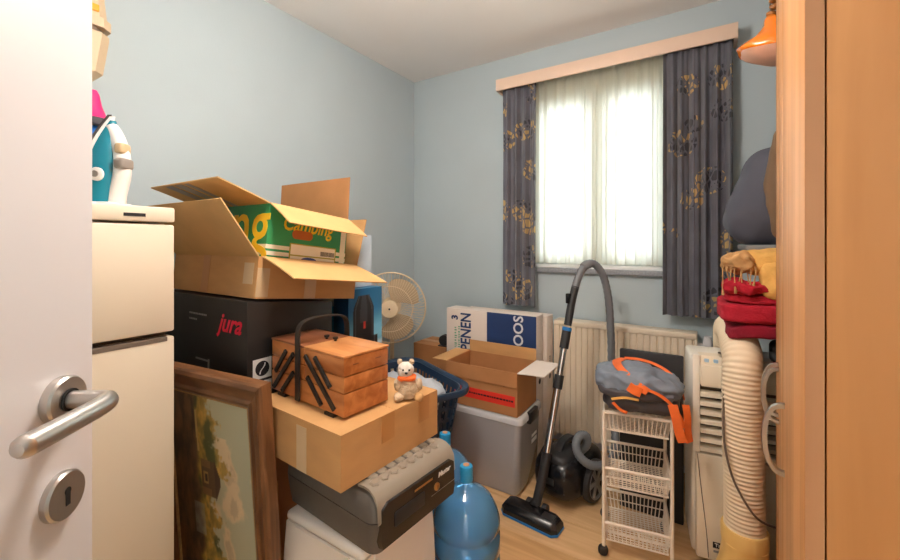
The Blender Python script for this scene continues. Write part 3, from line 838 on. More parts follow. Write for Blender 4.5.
for z in (0.118, 0.140, 0.162):
    box(b, -GX / 2, GX / 2 + 0.0006, -GY / 2 - 0.0006, -GY / 2, z, z + 0.014); box(b, GX / 2, GX / 2 + 0.0006, -GY / 2, GY / 2, z, z + 0.014)
obj('white_stripes', b, 'offwhite_print', gb)
obj('label_border', rbox(GX / 2 + 0.0006, GX / 2 + 0.0012, -0.085, 0.125, 0.105, 0.190), 'olive', gb)
lb = obj('label', rbox(GX / 2 + 0.0012, GX / 2 + 0.0017, -0.080, 0.120, 0.150, 0.186), 'offwhite_print', gb)
obj('label', rbox(GX / 2 + 0.0012, GX / 2 + 0.0017, -0.080, 0.120, 0.108, 0.145), 'offwhite_print', gb)
b = B(); yy = 0.05
while yy < 0.115:
    w = random.choice((0.0015, 0.0025, 0.0035)); box(b, GX / 2 + 0.0017, GX / 2 + 0.0021, yy, yy + w, 0.154, 0.171); yy += w + 0.002
obj('barcode', b, 'ink', lb)
b = B(); fm = face_mat((GX / 2 + 0.0017, 0.0, 0.132), (0, 1, 0), (0, 0, 1))
prism(b, [(0.035 * math.cos(2 * PI * k / 28), 0.012 * math.sin(2 * PI * k / 28)) for k in range(28)], 0.0005, fm); obj('oval_mark', b, 'blue_mark', gb)
obj('seal_stripe', rbox(GX / 2, GX / 2 + 0.0008, GY / 2 - 0.03, GY / 2 - 0.004, 0.1, GZ - 0.02), 'offwhite_print', gb)

# blue vacuum cleaner box
VX, VY, VZ = 0.46, 0.205, 0.385
vb = thing('vacuum_cleaner_box', 'blue carton printed with a black vacuum cleaner beside the fan', 'box', (-1.273 - VX / 2, 1.202 + VY / 2, 0.645))
obj('body', rbox(-VX / 2, VX / 2, -VY / 2, VY / 2, 0, VZ, 0.0015), plain('blue_carton', (34, 104, 148), 0.4), vb)
def vac_pic(u, v):
    c = mixc((24, 92, 140), (120, 190, 220), sstep(0.25, 0.5, v) * (1 - sstep(0.45, 0.8, v)) + 0.25 * u)
    c = mixc(c, (230, 240, 246), 0.8 * sstep(0.07, 0.0, abs(v - 0.34)) * sstep(0.7, 0.9, u))
    if v < 0.26: c = mixc((28, 120, 160), (40, 140, 178), u)
    x, y = (u - 0.44), (v - 0.56)
    w = 0.31 * (1 - sstep(0.18, 0.42, y) * 0.55) + (0.10 if y < -0.12 else 0)
    if abs(x) < w and -0.40 < y < 0.36:
        c = (26, 26, 30)
        if abs(x) < w * 0.35 and y > 0.05: c = (58, 60, 66)
        if abs(abs(x) - w * 0.8) < 0.02: c = (70, 72, 78)
        if abs(x - 0.02) < 0.03 and -0.02 < y < 0.06: c = (210, 60, 50)
        if -0.30 < y < -0.24: c = (60, 62, 68)
    if 0.07 < v < 0.14 and 0.05 < u < 0.9 and noise.noise(Vector((u * 60, 0, 0))) > -0.1: c = (214, 232, 240)
    return c
picture('printed_picture', VY, VZ, 60, 110, vac_pic, (VX / 2, -VY / 2, 0), (0, 1, 0), (0, 0, 1), vb)
def vac_side(u, v):
    c = mixc((30, 120, 156), (44, 150, 186), v)
    if v > 0.80: c = (206, 222, 230)
    if u > 0.8: c = mixc((24, 70, 110), (32, 84, 126), v)
    if (u - 0.6) ** 2 * 5 + (v - 0.45) ** 2 * 2 < 0.02: c = (200, 222, 230)
    if (u - 0.68) ** 2 * 5 + (v - 0.30) ** 2 * 2 < 0.006: c = (220, 214, 206)
    return c
picture('printed_side', VX, VZ, 90, 80, vac_side, (-VX / 2, -VY / 2, 0), (1, 0, 0), (0, 0, 1), vb)
closed_carton('flat_carton', 'pale grey-blue carton standing on the blue vacuum cleaner box', (-1.42, 1.33, 1.032), 0, 0.20, 0.12, 0.235, plain('pale_blue_carton', (186, 202, 216), 0.6), tape=False)

# ------------------------------------------------------------------ painting in a dark frame, stood on its side
px0, px1 = -1.575, -1.010
pt = thing('framed_painting', 'landscape painting in a wide walnut frame stood on its side', 'painting', (-1.300, 0.672, 0.003), R(6.5), tilt=0)
pt.rotation_mode = 'XYZ'
pt.rotation_euler = (R(4.0), 0, R(6.5))
PW, PH, PB = 0.56, 0.842, 0.088
def frame_bar(p0, p1, inward, mat):
    """mitred moulding: p0-p1 outer edge in the frame plane (x, z), front towards -y"""
    a, c = Vector((p0[0], 0, p0[1])), Vector((p1[0], 0, p1[1])); d = (c - a).normalized(); n = Vector((inward[0], 0, inward[1]))
    prof = [(0.0, 0.030), (0.0, 0.0), (0.004, -0.006), (0.016, -0.009), (0.024, -0.003), (0.034, 0.004), (0.058, 0.010), (0.066, 0.006), (0.074, 0.008), (0.088, 0.020), (0.088, 0.030)]
    b = B()
    loft(b, [[a + n * s + d * s + Vector((0, y, 0)) for s, y in prof], [c + n * s - d * s + Vector((0, y, 0)) for s, y in prof]])
    return obj('frame_bar', b, mat, pt, 25)
frame_bar((-PW / 2, PH), (PW / 2, PH), (0, -1), 'frame_wood'); frame_bar((-PW / 2, 0), (PW / 2, 0), (0, 1), 'frame_wood')
frame_bar((-PW / 2, 0), (-PW / 2, PH), (1, 0), 'frame_wood_v'); frame_bar((PW / 2, 0), (PW / 2, PH), (-1, 0), 'frame_wood_v')
def landscape(u, v):
    """u: right = sky, left = ground (picture lies on its side)"""
    sky = mixc((198, 190, 152), (176, 182, 160), u)
    cl = fbm(u * 5 + 3, v * 7, 1.0) + 0.9 * math.exp(-((u - 0.70 - 0.06 * math.sin(v * 14)) / 0.11) ** 2) * (1.0 if v < 0.82 else 0.3)
    c = mixc(sky, (226, 204, 170), sstep(0.35, 0.9, cl))
    c = mixc(c, (168, 150, 122), 0.5 * sstep(0.75, 1.1, cl) * sstep(0.2, -0.3, fbm(u * 10, v * 10, 4)))
    edge = 0.50 + 0.10 * fbm(v * 6, 2.0, 2.0) + 0.06 * fbm(v * 26, u * 9, 3.0)
    for (v0, w, h_) in ((0.86, 0.07, 0.12), (0.66, 0.075, 0.24), (0.40, 0.06, 0.10), (0.16, 0.09, 0.20)):
        edge += h_ * math.exp(-((v - v0) / w) ** 2)
    tr = edge - u + 0.07 * fbm(u * 22, v * 22, 5)
    if tr > 0:
        k = fbm(u * 16, v * 16, 7)
        leaf = mixc((132, 108, 40), (216, 166, 66), 0.5 + 0.8 * k)
        leaf = mixc(leaf, (70, 74, 34), sstep(0.0, 0.5, fbm(u * 7, v * 7, 11)))
        c = mixc(c, leaf, sstep(0.0, 0.05, tr))
    gr = 0.36 + 0.05 * fbm(v * 9, 0, 13) - u
    if gr > 0: c = mixc(c, mixc((56, 40, 28), (116, 80, 50), 0.5 + fbm(u * 14, v * 9, 17)), sstep(0, 0.06, gr))
    # cottage with a gable roof pointing right
    uu, vv = u - 0.36, v - 0.60
    if 0 < uu < 0.17 and abs(vv) < 0.085:
        c = (86, 58, 36)
        if abs(vv) > 0.05 and uu < 0.12: c = (124, 84, 48)
        if 0.03 < uu < 0.09 and abs(vv) < 0.03: c = (176, 132, 70)
        if 0.045 < uu < 0.075 and abs(vv) < 0.016: c = (40, 28, 22)
    if 0.17 <= uu < 0.24 and abs(vv) < 0.10 * (0.25 - uu) / 0.08: c = (62, 40, 28)
    # pond and path near the left
    if 0.24 < u < 0.37 and 0.30 < v < 0.46: c = mixc(c, (150, 160, 160), 0.55 + 0.3 * fbm(u * 8, v * 20, 19))
    if 0.30 < u < 0.40 and 0.72 < v < 0.92 and abs(u - 0.33 - (0.92 - v) * 0.05) < 0.012: c = (206, 170, 96)
    return mixc(c, (255, 246, 214), 0.16)
iw, ih = PW - 2 * PB + 0.004, PH - 2 * PB + 0.004
picture('canvas', iw, ih, 120, 190, landscape, (-iw / 2, 0.024, PB - 0.002), (1, 0, 0), (0, 0, 1), pt, 0.0)
obj('backing', rbox(-PW / 2 + 0.02, PW / 2 - 0.02, 0.026, 0.032, 0.02, PH - 0.02), 'card_dark', pt)
b = B(); s = 0.0885
for (x0, x1, z0, z1) in ((-PW / 2 + s - .006, PW / 2 - s + .006, PH - s, PH - s + .006), (-PW / 2 + s - .006, PW / 2 - s + .006, s - .006, s), (-PW / 2 + s - .006, -PW / 2 + s, s, PH - s), (PW / 2 - s, PW / 2 - s + .006, s, PH - s)):
    box(b, x0, x1, 0.016, 0.024, z0, z1)
obj('gilt_slip', b, 'gilt', pt)

# ------------------------------------------------------------------ stool, fire chest, tan carton, sewing box
ST = 0.445
sl = thing('plastic_stool', 'white moulded plastic stool under the charcoal chest', 'stool', (-0.890, 0.895, 0))
b = B(); box(b, -0.155, 0.155, -0.155, 0.155, ST - 0.03, ST, 0.012, 3); obj('seat', b, 'plastic_white', sl)
for sx in (-1, 1):
    for sy in (-1, 1):
        b = B(); rings = []
        for z, o, w in ((0.0, 0.168, 0.05), (ST - 0.12, 0.158, 0.062), (ST - 0.03, 0.153, 0.085)):
            x0, x1 = o, o - w; rings.append([Vector((sx * x0, sy * x0, z)), Vector((sx * x1, sy * x0, z)), Vector((sx * x1, sy * (x0 - 0.014), z)), Vector((sx * (x0 - 0.014), sy * (x0 - 0.014), z)), Vector((sx * (x0 - 0.014), sy * x1, z)), Vector((sx * x0, sy * x1, z))])
        loft(b, rings); obj('leg', b, 'plastic_white', sl)
for k in range(4):
    b = B(); pts = [(-0.11, 0), (0.11, 0), (0.11, -0.33)] + [(0.085 * math.cos(PI * q / 12), -0.33 + 0.17 * math.sin(PI * q / 12)) for q in range(13)] + [(-0.11, -0.33)]
    prism(b, pts, 0.008, Matrix.Rotation(PI / 2 * k, 4, 'Z') @ face_mat((0, -0.151, ST - 0.028), (1, 0, 0), (0, 0, 1)))
    obj('apron', b, 'plastic_white', sl)

CX, CY, CH = 0.405, 0.335, 0.170
ch = thing('fire_chest', 'charcoal fire chest with a black front and key lock on the stool', 'chest', (-0.668 - CX / 2, 0.745 + CY / 2, ST + 0.001), R(-5))
def rr(x0, x1, y0, y1, z, r, n=5):
    pts = []
    for cx, cy, a0 in ((x1 - r, y1 - r, 0), (x0 + r, y1 - r, 90), (x0 + r, y0 + r, 180), (x1 - r, y0 + r, 270)):
        for k in range(n + 1):
            a = R(a0 + 90 * k / n); pts.append(Vector((cx + r * math.cos(a), cy + r * math.sin(a), z)))
    return pts
def rings_in(prof, r=0.03):
    return [rr(-CX / 2 + i, CX / 2 - i, -CY / 2 + i, CY / 2 - i, z, max(0.006, r - i * 0.3)) for z, i in prof]
b = B(); loft(b, rings_in([(0, 0.016), (0.006, 0.010), (0.072, 0.001), (0.088, 0.0)])); obj('lower_shell', b, 'safe', ch)
b = B(); loft(b, rings_in([(0.088, 0.004), (0.091, 0.004)])); obj('seam', b, 'dark_hole', ch)
b = B(); loft(b, rings_in([(0.091, 0.0), (0.128, 0.004), (0.150, 0.012), (0.162, 0.026), (0.167, 0.05)])); obj('lid', b, 'safe', ch)
# raised lighter rim wrapped over the front (+x) with hexagon studs
b = B(); rim = []
for x, z in ((CX / 2 - 0.075, 0.1645), (CX / 2 - 0.05, 0.168), (CX / 2 - 0.03, 0.166), (CX / 2 - 0.012, 0.156), (CX / 2 + 0.001, 0.136), (CX / 2 + 0.005, 0.092)): rim.append((x, z))
inner = [(x - 0.004 if i > 2 else x, z - 0.006) for i, (x, z) in enumerate(rim)]
prism(b, rim + list(reversed(inner)), CY - 0.024, face_mat((0, CY / 2 - 0.012, 0), (1, 0, 0), (0, 0, 1)))
rm = obj('front_rim', b, 'safe_rim', ch)
hexm = None
for i in range(8):
    for j in range(2):
        if hexm is None:
            bb = B(); lathe(bb, [(0.0145, 0), (0.0145, 0.003), (0.011, 0.006)], 6); h = obj('hex_stud', bb, 'safe_rim', rm, 20); hexm = h.data
        else: h = link(bpy.data.objects.new('hex_stud', hexm), rm)
        h.location = (CX / 2 - 0.040 - j * 0.027, -CY / 2 + 0.038 + i * 0.034 + j * 0.017, 0.1655)
b = B(); loft(b, [[Vector((CX / 2 + x, y, z)) for y, z in ((-CY / 2 + 0.024, zb), (CY / 2 - 0.024, zb), (CY / 2 - 0.018, zb + 0.02), (CY / 2 - 0.022, zt - 0.012), (CY / 2 - 0.04, zt), (-CY / 2 + 0.04, zt), (-CY / 2 + 0.022, zt - 0.012), (-CY / 2 + 0.018, zb + 0.02))] for x, zb, zt in ((-0.01, 0.022, 0.136), (0.008, 0.025, 0.133))])
fp = obj('front_panel', b, 'safe_black', ch)
b = B(); lathe(b, [(0.011, 0), (0.011, 0.004), (0.008, 0.006), (0.001, 0.006)], 24, face_mat((CX / 2 + 0.008, 0.062, 0.085), (0, 1, 0), (0, 0, 1))); lk = obj('key_lock', b, 'brass', ch)
obj('key_slot', rbox(CX / 2 + 0.0139, CX / 2 + 0.0144, 0.061, 0.063, 0.080, 0.090), 'dark_hole', lk)
obj('grip', rbox(CX / 2 + 0.006, CX / 2 + 0.011, -0.105, 0.01, 0.060, 0.098, 0.004), 'vac_matt', fp)
obj('recess_line', rbox(CX / 2 + 0.0078, CX / 2 + 0.0085, -0.03, 0.045, 0.112, 0.118), 'brass', fp)
text('lettering', 'Master', 0.020, (CX / 2 + 0.0085, 0.098, 0.112), (0, 1, 0), (0, 0, 1), 'sticker', fp, shear=0.2, offset=0.0004)
obj('trim_line', rbox(CX / 2 + 0.0075, CX / 2 + 0.0086, 0.04, 0.15, 0.066, 0.0672), 'safe_rim', fp)

# tan carton on the chest
TZ = ST + 0.172
TX, TY, TH = 0.40, 0.385, 0.141
tc = thing('tan_carton', 'tan carton with tape strips on the charcoal chest', 'box', (-0.743 - TX / 2, 0.70 + TY / 2, TZ), R(-3.5))
obj('body', carton_body(TX, TY, TH - 0.004), 'card', tc)
obj('top_flap', rbox(-TX / 2, TX / 2, -TY / 2, -0.001, TH - 0.004, TH, 0.001), 'card', tc)
obj('top_flap', rbox(-TX / 2, TX / 2, 0.001, TY / 2, TH - 0.004, TH, 0.001), 'card', tc)
for y0 in (-0.055, 0.10):
    obj('tape', rbox(TX / 2, TX / 2 + 0.0008, y0, y0 + 0.05, TH - 0.075, TH - 0.001), 'tape', tc)
obj('tape', rbox(TX / 2 - 0.185, TX / 2 - 0.14, -TY / 2 - 0.0008, -TY / 2, 0.0, TH - 0.02), 'tape_pale', tc)

# cantilever sewing box
SX, SY, SZ = 0.362, 0.160, 0.164
SB = TZ + TH + 0.0005
sb = thing('sewing_box', 'wooden cantilever sewing box with black struts and bail handle', 'sewing box', (-0.800 - SX / 2, 0.762 + SY / 2, SB + 0.008), R(-5))
for sx in (-1, 1): obj('foot_rail', rbox(sx * 0.12 - 0.02, sx * 0.12 + 0.02, -SY / 2 - 0.004, SY / 2 + 0.004, -0.008, 0.0), 'iron_black', sb)
obj('bottom_tray', rbox(-SX / 2, SX / 2, -SY / 2, SY / 2, 0, 0.062, 0.003), 'sew', sb)
for sx in (-1, 1):
    x0, x1 = (0.001, SX / 2) if sx > 0 else (-SX / 2, -0.001)
    obj('middle_tray', rbox(x0, x1, -SY / 2, SY / 2, 0.064, 0.106, 0.003), 'sew', sb)
    obj('upper_tray', rbox(x0, x1, -SY / 2, SY / 2, 0.108, 0.156, 0.003), 'sew', sb)
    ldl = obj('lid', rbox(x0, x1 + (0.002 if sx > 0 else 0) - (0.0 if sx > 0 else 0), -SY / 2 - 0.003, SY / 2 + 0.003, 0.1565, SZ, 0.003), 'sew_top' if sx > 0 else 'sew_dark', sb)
    b = B(); lathe(b, [(0.004, SZ), (0.004, SZ + 0.005), (0.008, SZ + 0.007), (0.0085, SZ + 0.012), (0.001, SZ + 0.013)], 16, Matrix.Translation((sx * 0.022, 0.012, 0))); obj('knob', b, 'iron_black', ldl)
b = B()
for zz in (0.035, 0.085, 0.135):
    for yy in (-0.04, 0.04): box(b, SX / 2 - 0.001, SX / 2 + 0.0006, yy - 0.01, yy + 0.01, zz - 0.0015, zz + 0.0015) if zz > 0.12 else None
obj('dowel_marks', b, 'sew_dark', sb)
for side in (-1, 1):
    for (u0, v0, u1, v1) in ((.244, .175, .08, .62), (.358, .19, .05, .93), (.358, .53, .18, .95), (.65, .14, .85, .566), (.52, .16, .90, .91), (.55, .52, .74, .92)):
        p0 = Vector((-SX / 2 + u0 * SX, side * (SY / 2 + 0.004), SZ * (1 - v0))); p1 = Vector((-SX / 2 + u1 * SX, side * (SY / 2 + 0.004), SZ * (1 - v1)))
        b = B(); ribbon(b, [p0, (p0 + p1) / 2, p1], 0.0125, 0.006, (p1 - p0).cross(Vector((0, 1, 0))).normalized()); st = obj('strut', b, 'iron_black', sb)
        b = B()
        for q in (p0 * 0.94 + p1 * 0.06, p1 * 0.94 + p0 * 0.06): cyl(b, q, q + Vector((0, side * 0.0045, 0)), 0.003, seg=10)
        obj('rivet', b, 'iron_black', st)
b = B(); hxs = -SX / 2 + 0.44 * SX; yo = SY / 2 + 0.009
ribbon(b, [(hxs, -yo, 0.002), (hxs, -yo, 0.12)] + smooth([(hxs, -yo, 0.19), (hxs, -yo + 0.006, 0.216), (hxs, -yo + 0.03, 0.232), (hxs, 0, 0.237), (hxs, yo - 0.03, 0.232), (hxs, yo - 0.006, 0.216), (hxs, yo, 0.19)], 5) + [(hxs, yo, 0.12), (hxs, yo, 0.002)], 0.021, 0.005, (1, 0, 0))
obj('handle', b, 'iron_black', sb)

# little plush animal on the carton
PZ = TZ + TH
pl_ = thing('plush_toy', 'small beige plush animal with an orange neckerchief beside the sewing box', 'plush toy', (-0.762, 0.962, PZ), R(32.5))
b = B(); soft(b, 0.0, 0, 0.032, 0.066, 0.058, 0.064, 0.9, 10, 0.003, 40); obj('body', b, 'plush', pl_)
b = B(); soft(b, -0.008, -0.004, 0.090, 0.048, 0.046, 0.046, 0.9, 8, 0.002, 50, 2); hdp = obj('head', b, 'plush_white', pl_)
for s in (-1, 1):
    b = B(); soft(b, -0.008 + s * 0.018, -0.002, 0.113, 0.016, 0.012, 0.018, 0.9, 5); obj('ear', b, 'plush', hdp)
    b = B(); soft(b, -0.004 + s * 0.009, -0.026, 0.095, 0.006, 0.005, 0.006, 0.9, 4); obj('eye', b, 'ink', hdp)
b = B(); soft(b, -0.004, -0.027, 0.086, 0.009, 0.008, 0.007, 0.9, 4); obj('nose', b, 'ink', hdp)
b = B(); soft(b, -0.004, -0.004, 0.067, 0.054, 0.05, 0.016, 0.6, 6, 0.002, 50); obj('neckerchief', b, 'orange_cloth', pl_)
for s in (-1, 1):
    b = B(); soft(b, 0.004 + s * 0.030, -0.02, 0.014, 0.030, 0.036, 0.026, 0.9, 6, 0.002, 50, s); obj('foot', b, 'plush' if s < 0 else 'tan_weave', pl_)
    b = B(); soft(b, s * 0.033, -0.008, 0.046, 0.020, 0.022, 0.036, 0.9, 6, 0.002, 50, s); obj('arm', b, 'plush', pl_)

# ------------------------------------------------------------------ water bottles
wb = thing('water_bottle', 'blue water-cooler bottle in front, nearest the white stool', 'bottle', (-0.695, 1.195, 0))
prof = [(0.085, 0.0), (0.105, 0.004), (0.113, 0.016), (0.115, 0.05), (0.115, 0.085), (0.106, 0.094), (0.106, 0.104), (0.115, 0.113), (0.115, 0.165), (0.106, 0.174), (0.106, 0.184), (0.115, 0.193), (0.115, 0.245), (0.106, 0.254), (0.106, 0.264), (0.115, 0.273), (0.114, 0.295), (0.106, 0.325), (0.088, 0.358), (0.060, 0.385), (0.034, 0.398), (0.022, 0.408), (0.020, 0.432)]
b = B(); lathe(b, prof, 48); obj('body', b, 'bottle', wb, 60)
b = B(); lathe(b, [(0.0215, 0.418), (0.0225, 0.422), (0.0225, 0.462), (0.021, 0.468), (0.014, 0.470), (0.001, 0.470)], 32); cp = obj('cap', b, 'cap_blue', wb)
b = B(); lathe(b, [(0.011, 0.4702), (0.011, 0.4715), (0.001, 0.4715)], 20); obj('seal', b, 'cap_orange', cp)
w2 = copy_tree(wb); w2.location = (-0.885, 1.352, 0)
w2['label'] = 'blue water-cooler bottle standing behind, below the navy basket'
for w_ in (wb, w2): w_['group'] = 'water-cooler bottles on the floor'

# ------------------------------------------------------------------ laundry basket with clothes
BX0, BX1, BY0, BY1, BZ, BT = -1.512, -0.952, 1.355, 1.713, 0.297, 0.575
bk = thing('laundry_basket', 'navy blue plastic laundry basket with slotted sides behind the tan carton', 'basket', ((BX0 + BX1) / 2, (BY0 + BY1) / 2, BZ), R(-25))
hx_, hy_, hz_ = (BX1 - BX0) / 2, (BY1 - BY0) / 2, BT - BZ
def bring(t, extra=0.0, n=8):
    k = 0.80 + 0.20 * t
    return rr(-hx_ * k - extra, hx_ * k + extra, -hy_ * k - extra, hy_ * k + extra, hz_ * t, 0.10 * k, n)
b = B(); sweep = []
for (t, e) in ((0.985, 0.004), (1.0, 0.006), (1.03, 0.012), (1.03, 0.024), (0.98, 0.03), (0.93, 0.028), (0.93, 0.024), (0.97, 0.025), (0.985, 0.02), (0.985, 0.004)):
    sweep.append(bring(t, e))
loft(b, sweep, True, False, False); obj('rim', b, 'basket', bk, 50)
b = B(); loft(b, [bring(0.0), bring(0.02), bring(0.02, -0.006)], True, True, True); obj('base', b, 'basket', bk)
b = B()
def band(t0, t1, th=0.004):
    loft(b, [bring(t0), bring(t1), bring(t1, -th), bring(t0, -th), bring(t0)], True, False, False)
for t0, t1 in ((0.0, 0.14), (0.30, 0.36), (0.50, 0.56), (0.70, 0.76), (0.88, 1.0)): band(t0, t1)
ps0, ps1 = bring(0.1, 0.0005), bring(0.92, 0.0005)
def along(ring_, s):
    L = [(ring_[i] - ring_[i - 1]).length for i in range(len(ring_))]; tot = sum(L); d = s * tot
    for i in range(len(ring_)):
        if d <= L[i]: return ring_[i - 1].lerp(ring_[i], d / L[i])
        d -= L[i]
    return ring_[-1]
for k in range(46):
    s = k / 46
    a0, a1 = along(ps0, s), along(ps1, s); c0, c1 = along(ps0, (s + 0.010) % 1), along(ps1, (s + 0.010) % 1)
    inn = Vector((0, 0, 0)) - Vector((a0.x, a0.y, 0)); inn = inn.normalized() * 0.005
    loft(b, [[a0, c0, c0 + inn, a0 + inn], [a1, c1, c1 + inn, a1 + inn]])
obj('slotted_wall', b, 'basket', bk)
for (nm, lb, c, s, mt, sd) in (
        ('garment', 'crumpled pale grey garment on top inside the laundry basket', (-1.20, 1.53, 0.525), (0.34, 0.22, 0.11), 'cloth_pale', 3),
        ('garment', 'grey-blue garment at the right inside the laundry basket', (-1.10, 1.50, 0.475), (0.13, 0.16, 0.12), 'cloth_grey', 8),
        ('garment', 'dark folded garment at the bottom of the laundry basket', (-1.23, 1.534, 0.385), (0.34, 0.20, 0.14), 'bag_dark', 5)):
    b = B(); soft(b, *c, *s, 0.7, 16, 0.022, 16, sd); tag(obj(nm, b, mt, ang=180), lb, 'garment')

# ------------------------------------------------------------------ pedestal fan in the corner
fc = Vector((-1.645, 1.90, 0.832))
fn = thing('pedestal_fan', 'cream pedestal fan with round wire cage in the corner', 'fan', (fc.x, fc.y, 0))
q = Vector((0.60, -0.80, 0.06)).normalized()                     # the way the fan faces
FMm = q.to_track_quat('Z', 'Y').to_matrix().to_4x4(); FMm.translation = Vector((0, 0, fc.z))
Rf = 0.215
b = B()
for k in range(72):
    a = 2 * PI * k / 72
    pts = [FMm @ Vector((r * math.cos(a + tw), r * math.sin(a + tw), z)) for r, z, tw in ((0.052, 0.095, 0), (0.10, 0.094, 0.05), (0.16, 0.080, 0.1), (0.205, 0.045, 0.14), (Rf, 0.0, 0.15))]
    tube(b, pts, 0.0011, 4)
for r, z in ((0.052, 0.095), (0.135, 0.087), (Rf, 0.0)):
    tube(b, [FMm @ Vector((r * math.cos(2 * PI * k / 56), r * math.sin(2 * PI * k / 56), z)) for k in range(56)], 0.0022 if r < Rf else 0.005, 6, True)
obj('front_cage', b, 'fan', fn)
b = B()
for k in range(48):
    a = 2 * PI * k / 48
    tube(b, [FMm @ Vector((r * math.cos(a), r * math.sin(a), z)) for r, z in ((0.05, -0.075), (0.14, -0.07), (0.205, -0.04), (Rf, 0.0))], 0.0011, 4)
tube(b, [FMm @ Vector((0.14 * math.cos(2 * PI * k / 48), 0.14 * math.sin(2 * PI * k / 48), -0.07)) for k in range(48)], 0.002, 6, True)
obj('rear_cage', b, 'fan', fn)
b = B(); lathe(b, [(0.052, 0.090), (0.054, 0.097), (0.050, 0.103), (0.012, 0.105), (0.011, 0.1065), (0.001, 0.1065)], 36, FMm); hb = obj('hub_badge', b, 'fan', fn)
b = B(); prism(b, [(0.007, 0), (0, 0.007), (-0.007, 0), (0, -0.007)], 0.0006, FMm @ Matrix.Translation((0, 0, 0.1066))); obj('badge_mark', b, 'ink', hb)
for k in range(3):
    a0 = R(62 + 120 * k); b = B()
    def bl(u, v):
        r = 0.03 + 0.165 * v; w = R(60) * (0.55 + 0.9 * math.sin(v * 2.3))
        a = a0 + (u - 0.5) * w - 0.25 * v
        rr_ = r * (1 - 0.10 * (2 * u - 1) ** 2 * v)
        return FMm @ Vector((rr_ * math.cos(a), rr_ * math.sin(a), 0.03 + 0.035 * (u - 0.5)))
    sheet(b, 10, 12, bl); thicken(b, 0.002); obj('blade', b, 'fan_blade', fn)
b = B(); lathe(b, [(0.03, -0.2), (0.055, -0.19), (0.06, -0.10), (0.05, -0.07), (0.02, -0.06), (0.02, 0.06)], 28, FMm); obj('motor', b, 'fan', fn)
back = FMm @ Vector((0, 0, -0.13))
b = B(); cyl(b, (back.x, back.y, 0.03), (back.x, back.y, back.z), 0.014); cyl(b, (back.x, back.y, 0.03), (back.x, back.y, 0.45), 0.02); obj('pole', b, 'fan', fn)
b = B(); lathe(b, [(0.15, 0.0), (0.15, 0.012), (0.13, 0.025), (0.04, 0.04), (0.025, 0.06)], 40, Matrix.Translation((back.x, back.y, 0))); obj('foot', b, 'fan', fn)

# ------------------------------------------------------------------ clear storage box with carton on top
sx0, sx1, sy0, sy1 = -1.30, -0.745, 1.80, 2.10
so = thing('storage_box', 'clear plastic storage box with milky lid and black clips', 'storage box', ((sx0 + sx1) / 2, (sy0 + sy1) / 2, 0))
LX, LY = sx1 - sx0, sy1 - sy0
def srng(k, z, ins=0.0): return rr(-LX / 2 * k + ins, LX / 2 * k - ins, -LY / 2 * k + ins, LY / 2 * k - ins, z, 0.03)
b = B(); loft(b, [srng(0.90, 0.003), srng(0.92, 0.012), srng(0.97, 0.36), srng(0.97, 0.36, 0.003), srng(0.92, 0.015, 0.003)], True, True, True); obj('tub', b, 'clear_box', so)
b = B(); loft(b, [srng(1.0, 0.352), srng(1.0, 0.372), srng(0.98, 0.385), srng(0.94, 0.39), srng(0.92, 0.384)]); obj('lid', b, 'lid_white', so, 50)
for s in (-1, 1): obj('clip', rbox(s * LX / 2 - 0.012, s * LX / 2 + 0.010, -0.055, 0.055, 0.33, 0.388, 0.005), 'clip_black', so)
b = B()
for s in (0, 1): box(b, LX / 2 * 0.95 - 0.001, LX / 2 * 0.95 + 0.001, 0.02, 0.09, 0.20 + 0.03 * s, 0.22 + 0.03 * s)
obj('print', b, 'sticker', so)
tag(obj('document_folder', rbox(-1.03, -0.84, 1.86, 2.05, 0.02, 0.31, 0.006), 'folder'), 'slate blue folder standing inside the clear storage box', 'folder')
tag(obj('paper_pile', rbox(-1.25, -1.04, 1.85, 2.05, 0.02, 0.22, 0.006), 'carton_white'), 'pale pile of papers inside the clear storage box', 'papers')

rx, ry, rz = 0.405, 0.255, 0.212
rc = thing('labelled_carton', 'open brown carton with a red label on the clear storage box', 'box', (-0.765 - rx / 2, 1.80 + ry / 2, 0.392))
obj('body', carton_body(rx, ry, rz), 'card_dark', rc)
flap(rc, rx, ry, rz, '-y', 0.07, 175, 'card_dark', 0.0, 1)
flap(rc, rx, ry, rz, '+x', 0.13, 86, 'carton_white', 0.008, 4)
flap(rc, rx, ry, rz, '+y', 0.062, 0, 'card')
flap(rc, rx, ry, rz, '-x', 0.095, 88, 'card', 0.006, 6)
lb = obj('red_label', rbox(-rx / 2 + 0.05, rx / 2 - 0.012, -ry / 2 - 0.0008, -ry / 2, 0.045, 0.098), 'label_red', rc)
b = B(); x = -rx / 2 + 0.065
while x < rx / 2 - 0.03:
    w = random.uniform(0.006, 0.016); box(b, x, x + w, -ry / 2 - 0.0014, -ry / 2 - 0.0008, 0.069, 0.077); x += w + 0.004
obj('label_print', b, 'ink', lb)
b = B()
for (x0, z0, dx, dz) in ((-rx / 2 + 0.11, 0.175, 0.05, -0.03), (rx / 2 - 0.07, 0.175, -0.04, -0.04)):
    box(b, min(x0, x0 + dx), max(x0, x0 + dx), -ry / 2 - 0.0006, -ry / 2, z0, z0 + 0.002); box(b, x0 - 0.001, x0 + 0.001, -ry / 2 - 0.0006, -ry / 2, z0 + dz, z0)
obj('corner_marks', b, 'ink', rc)

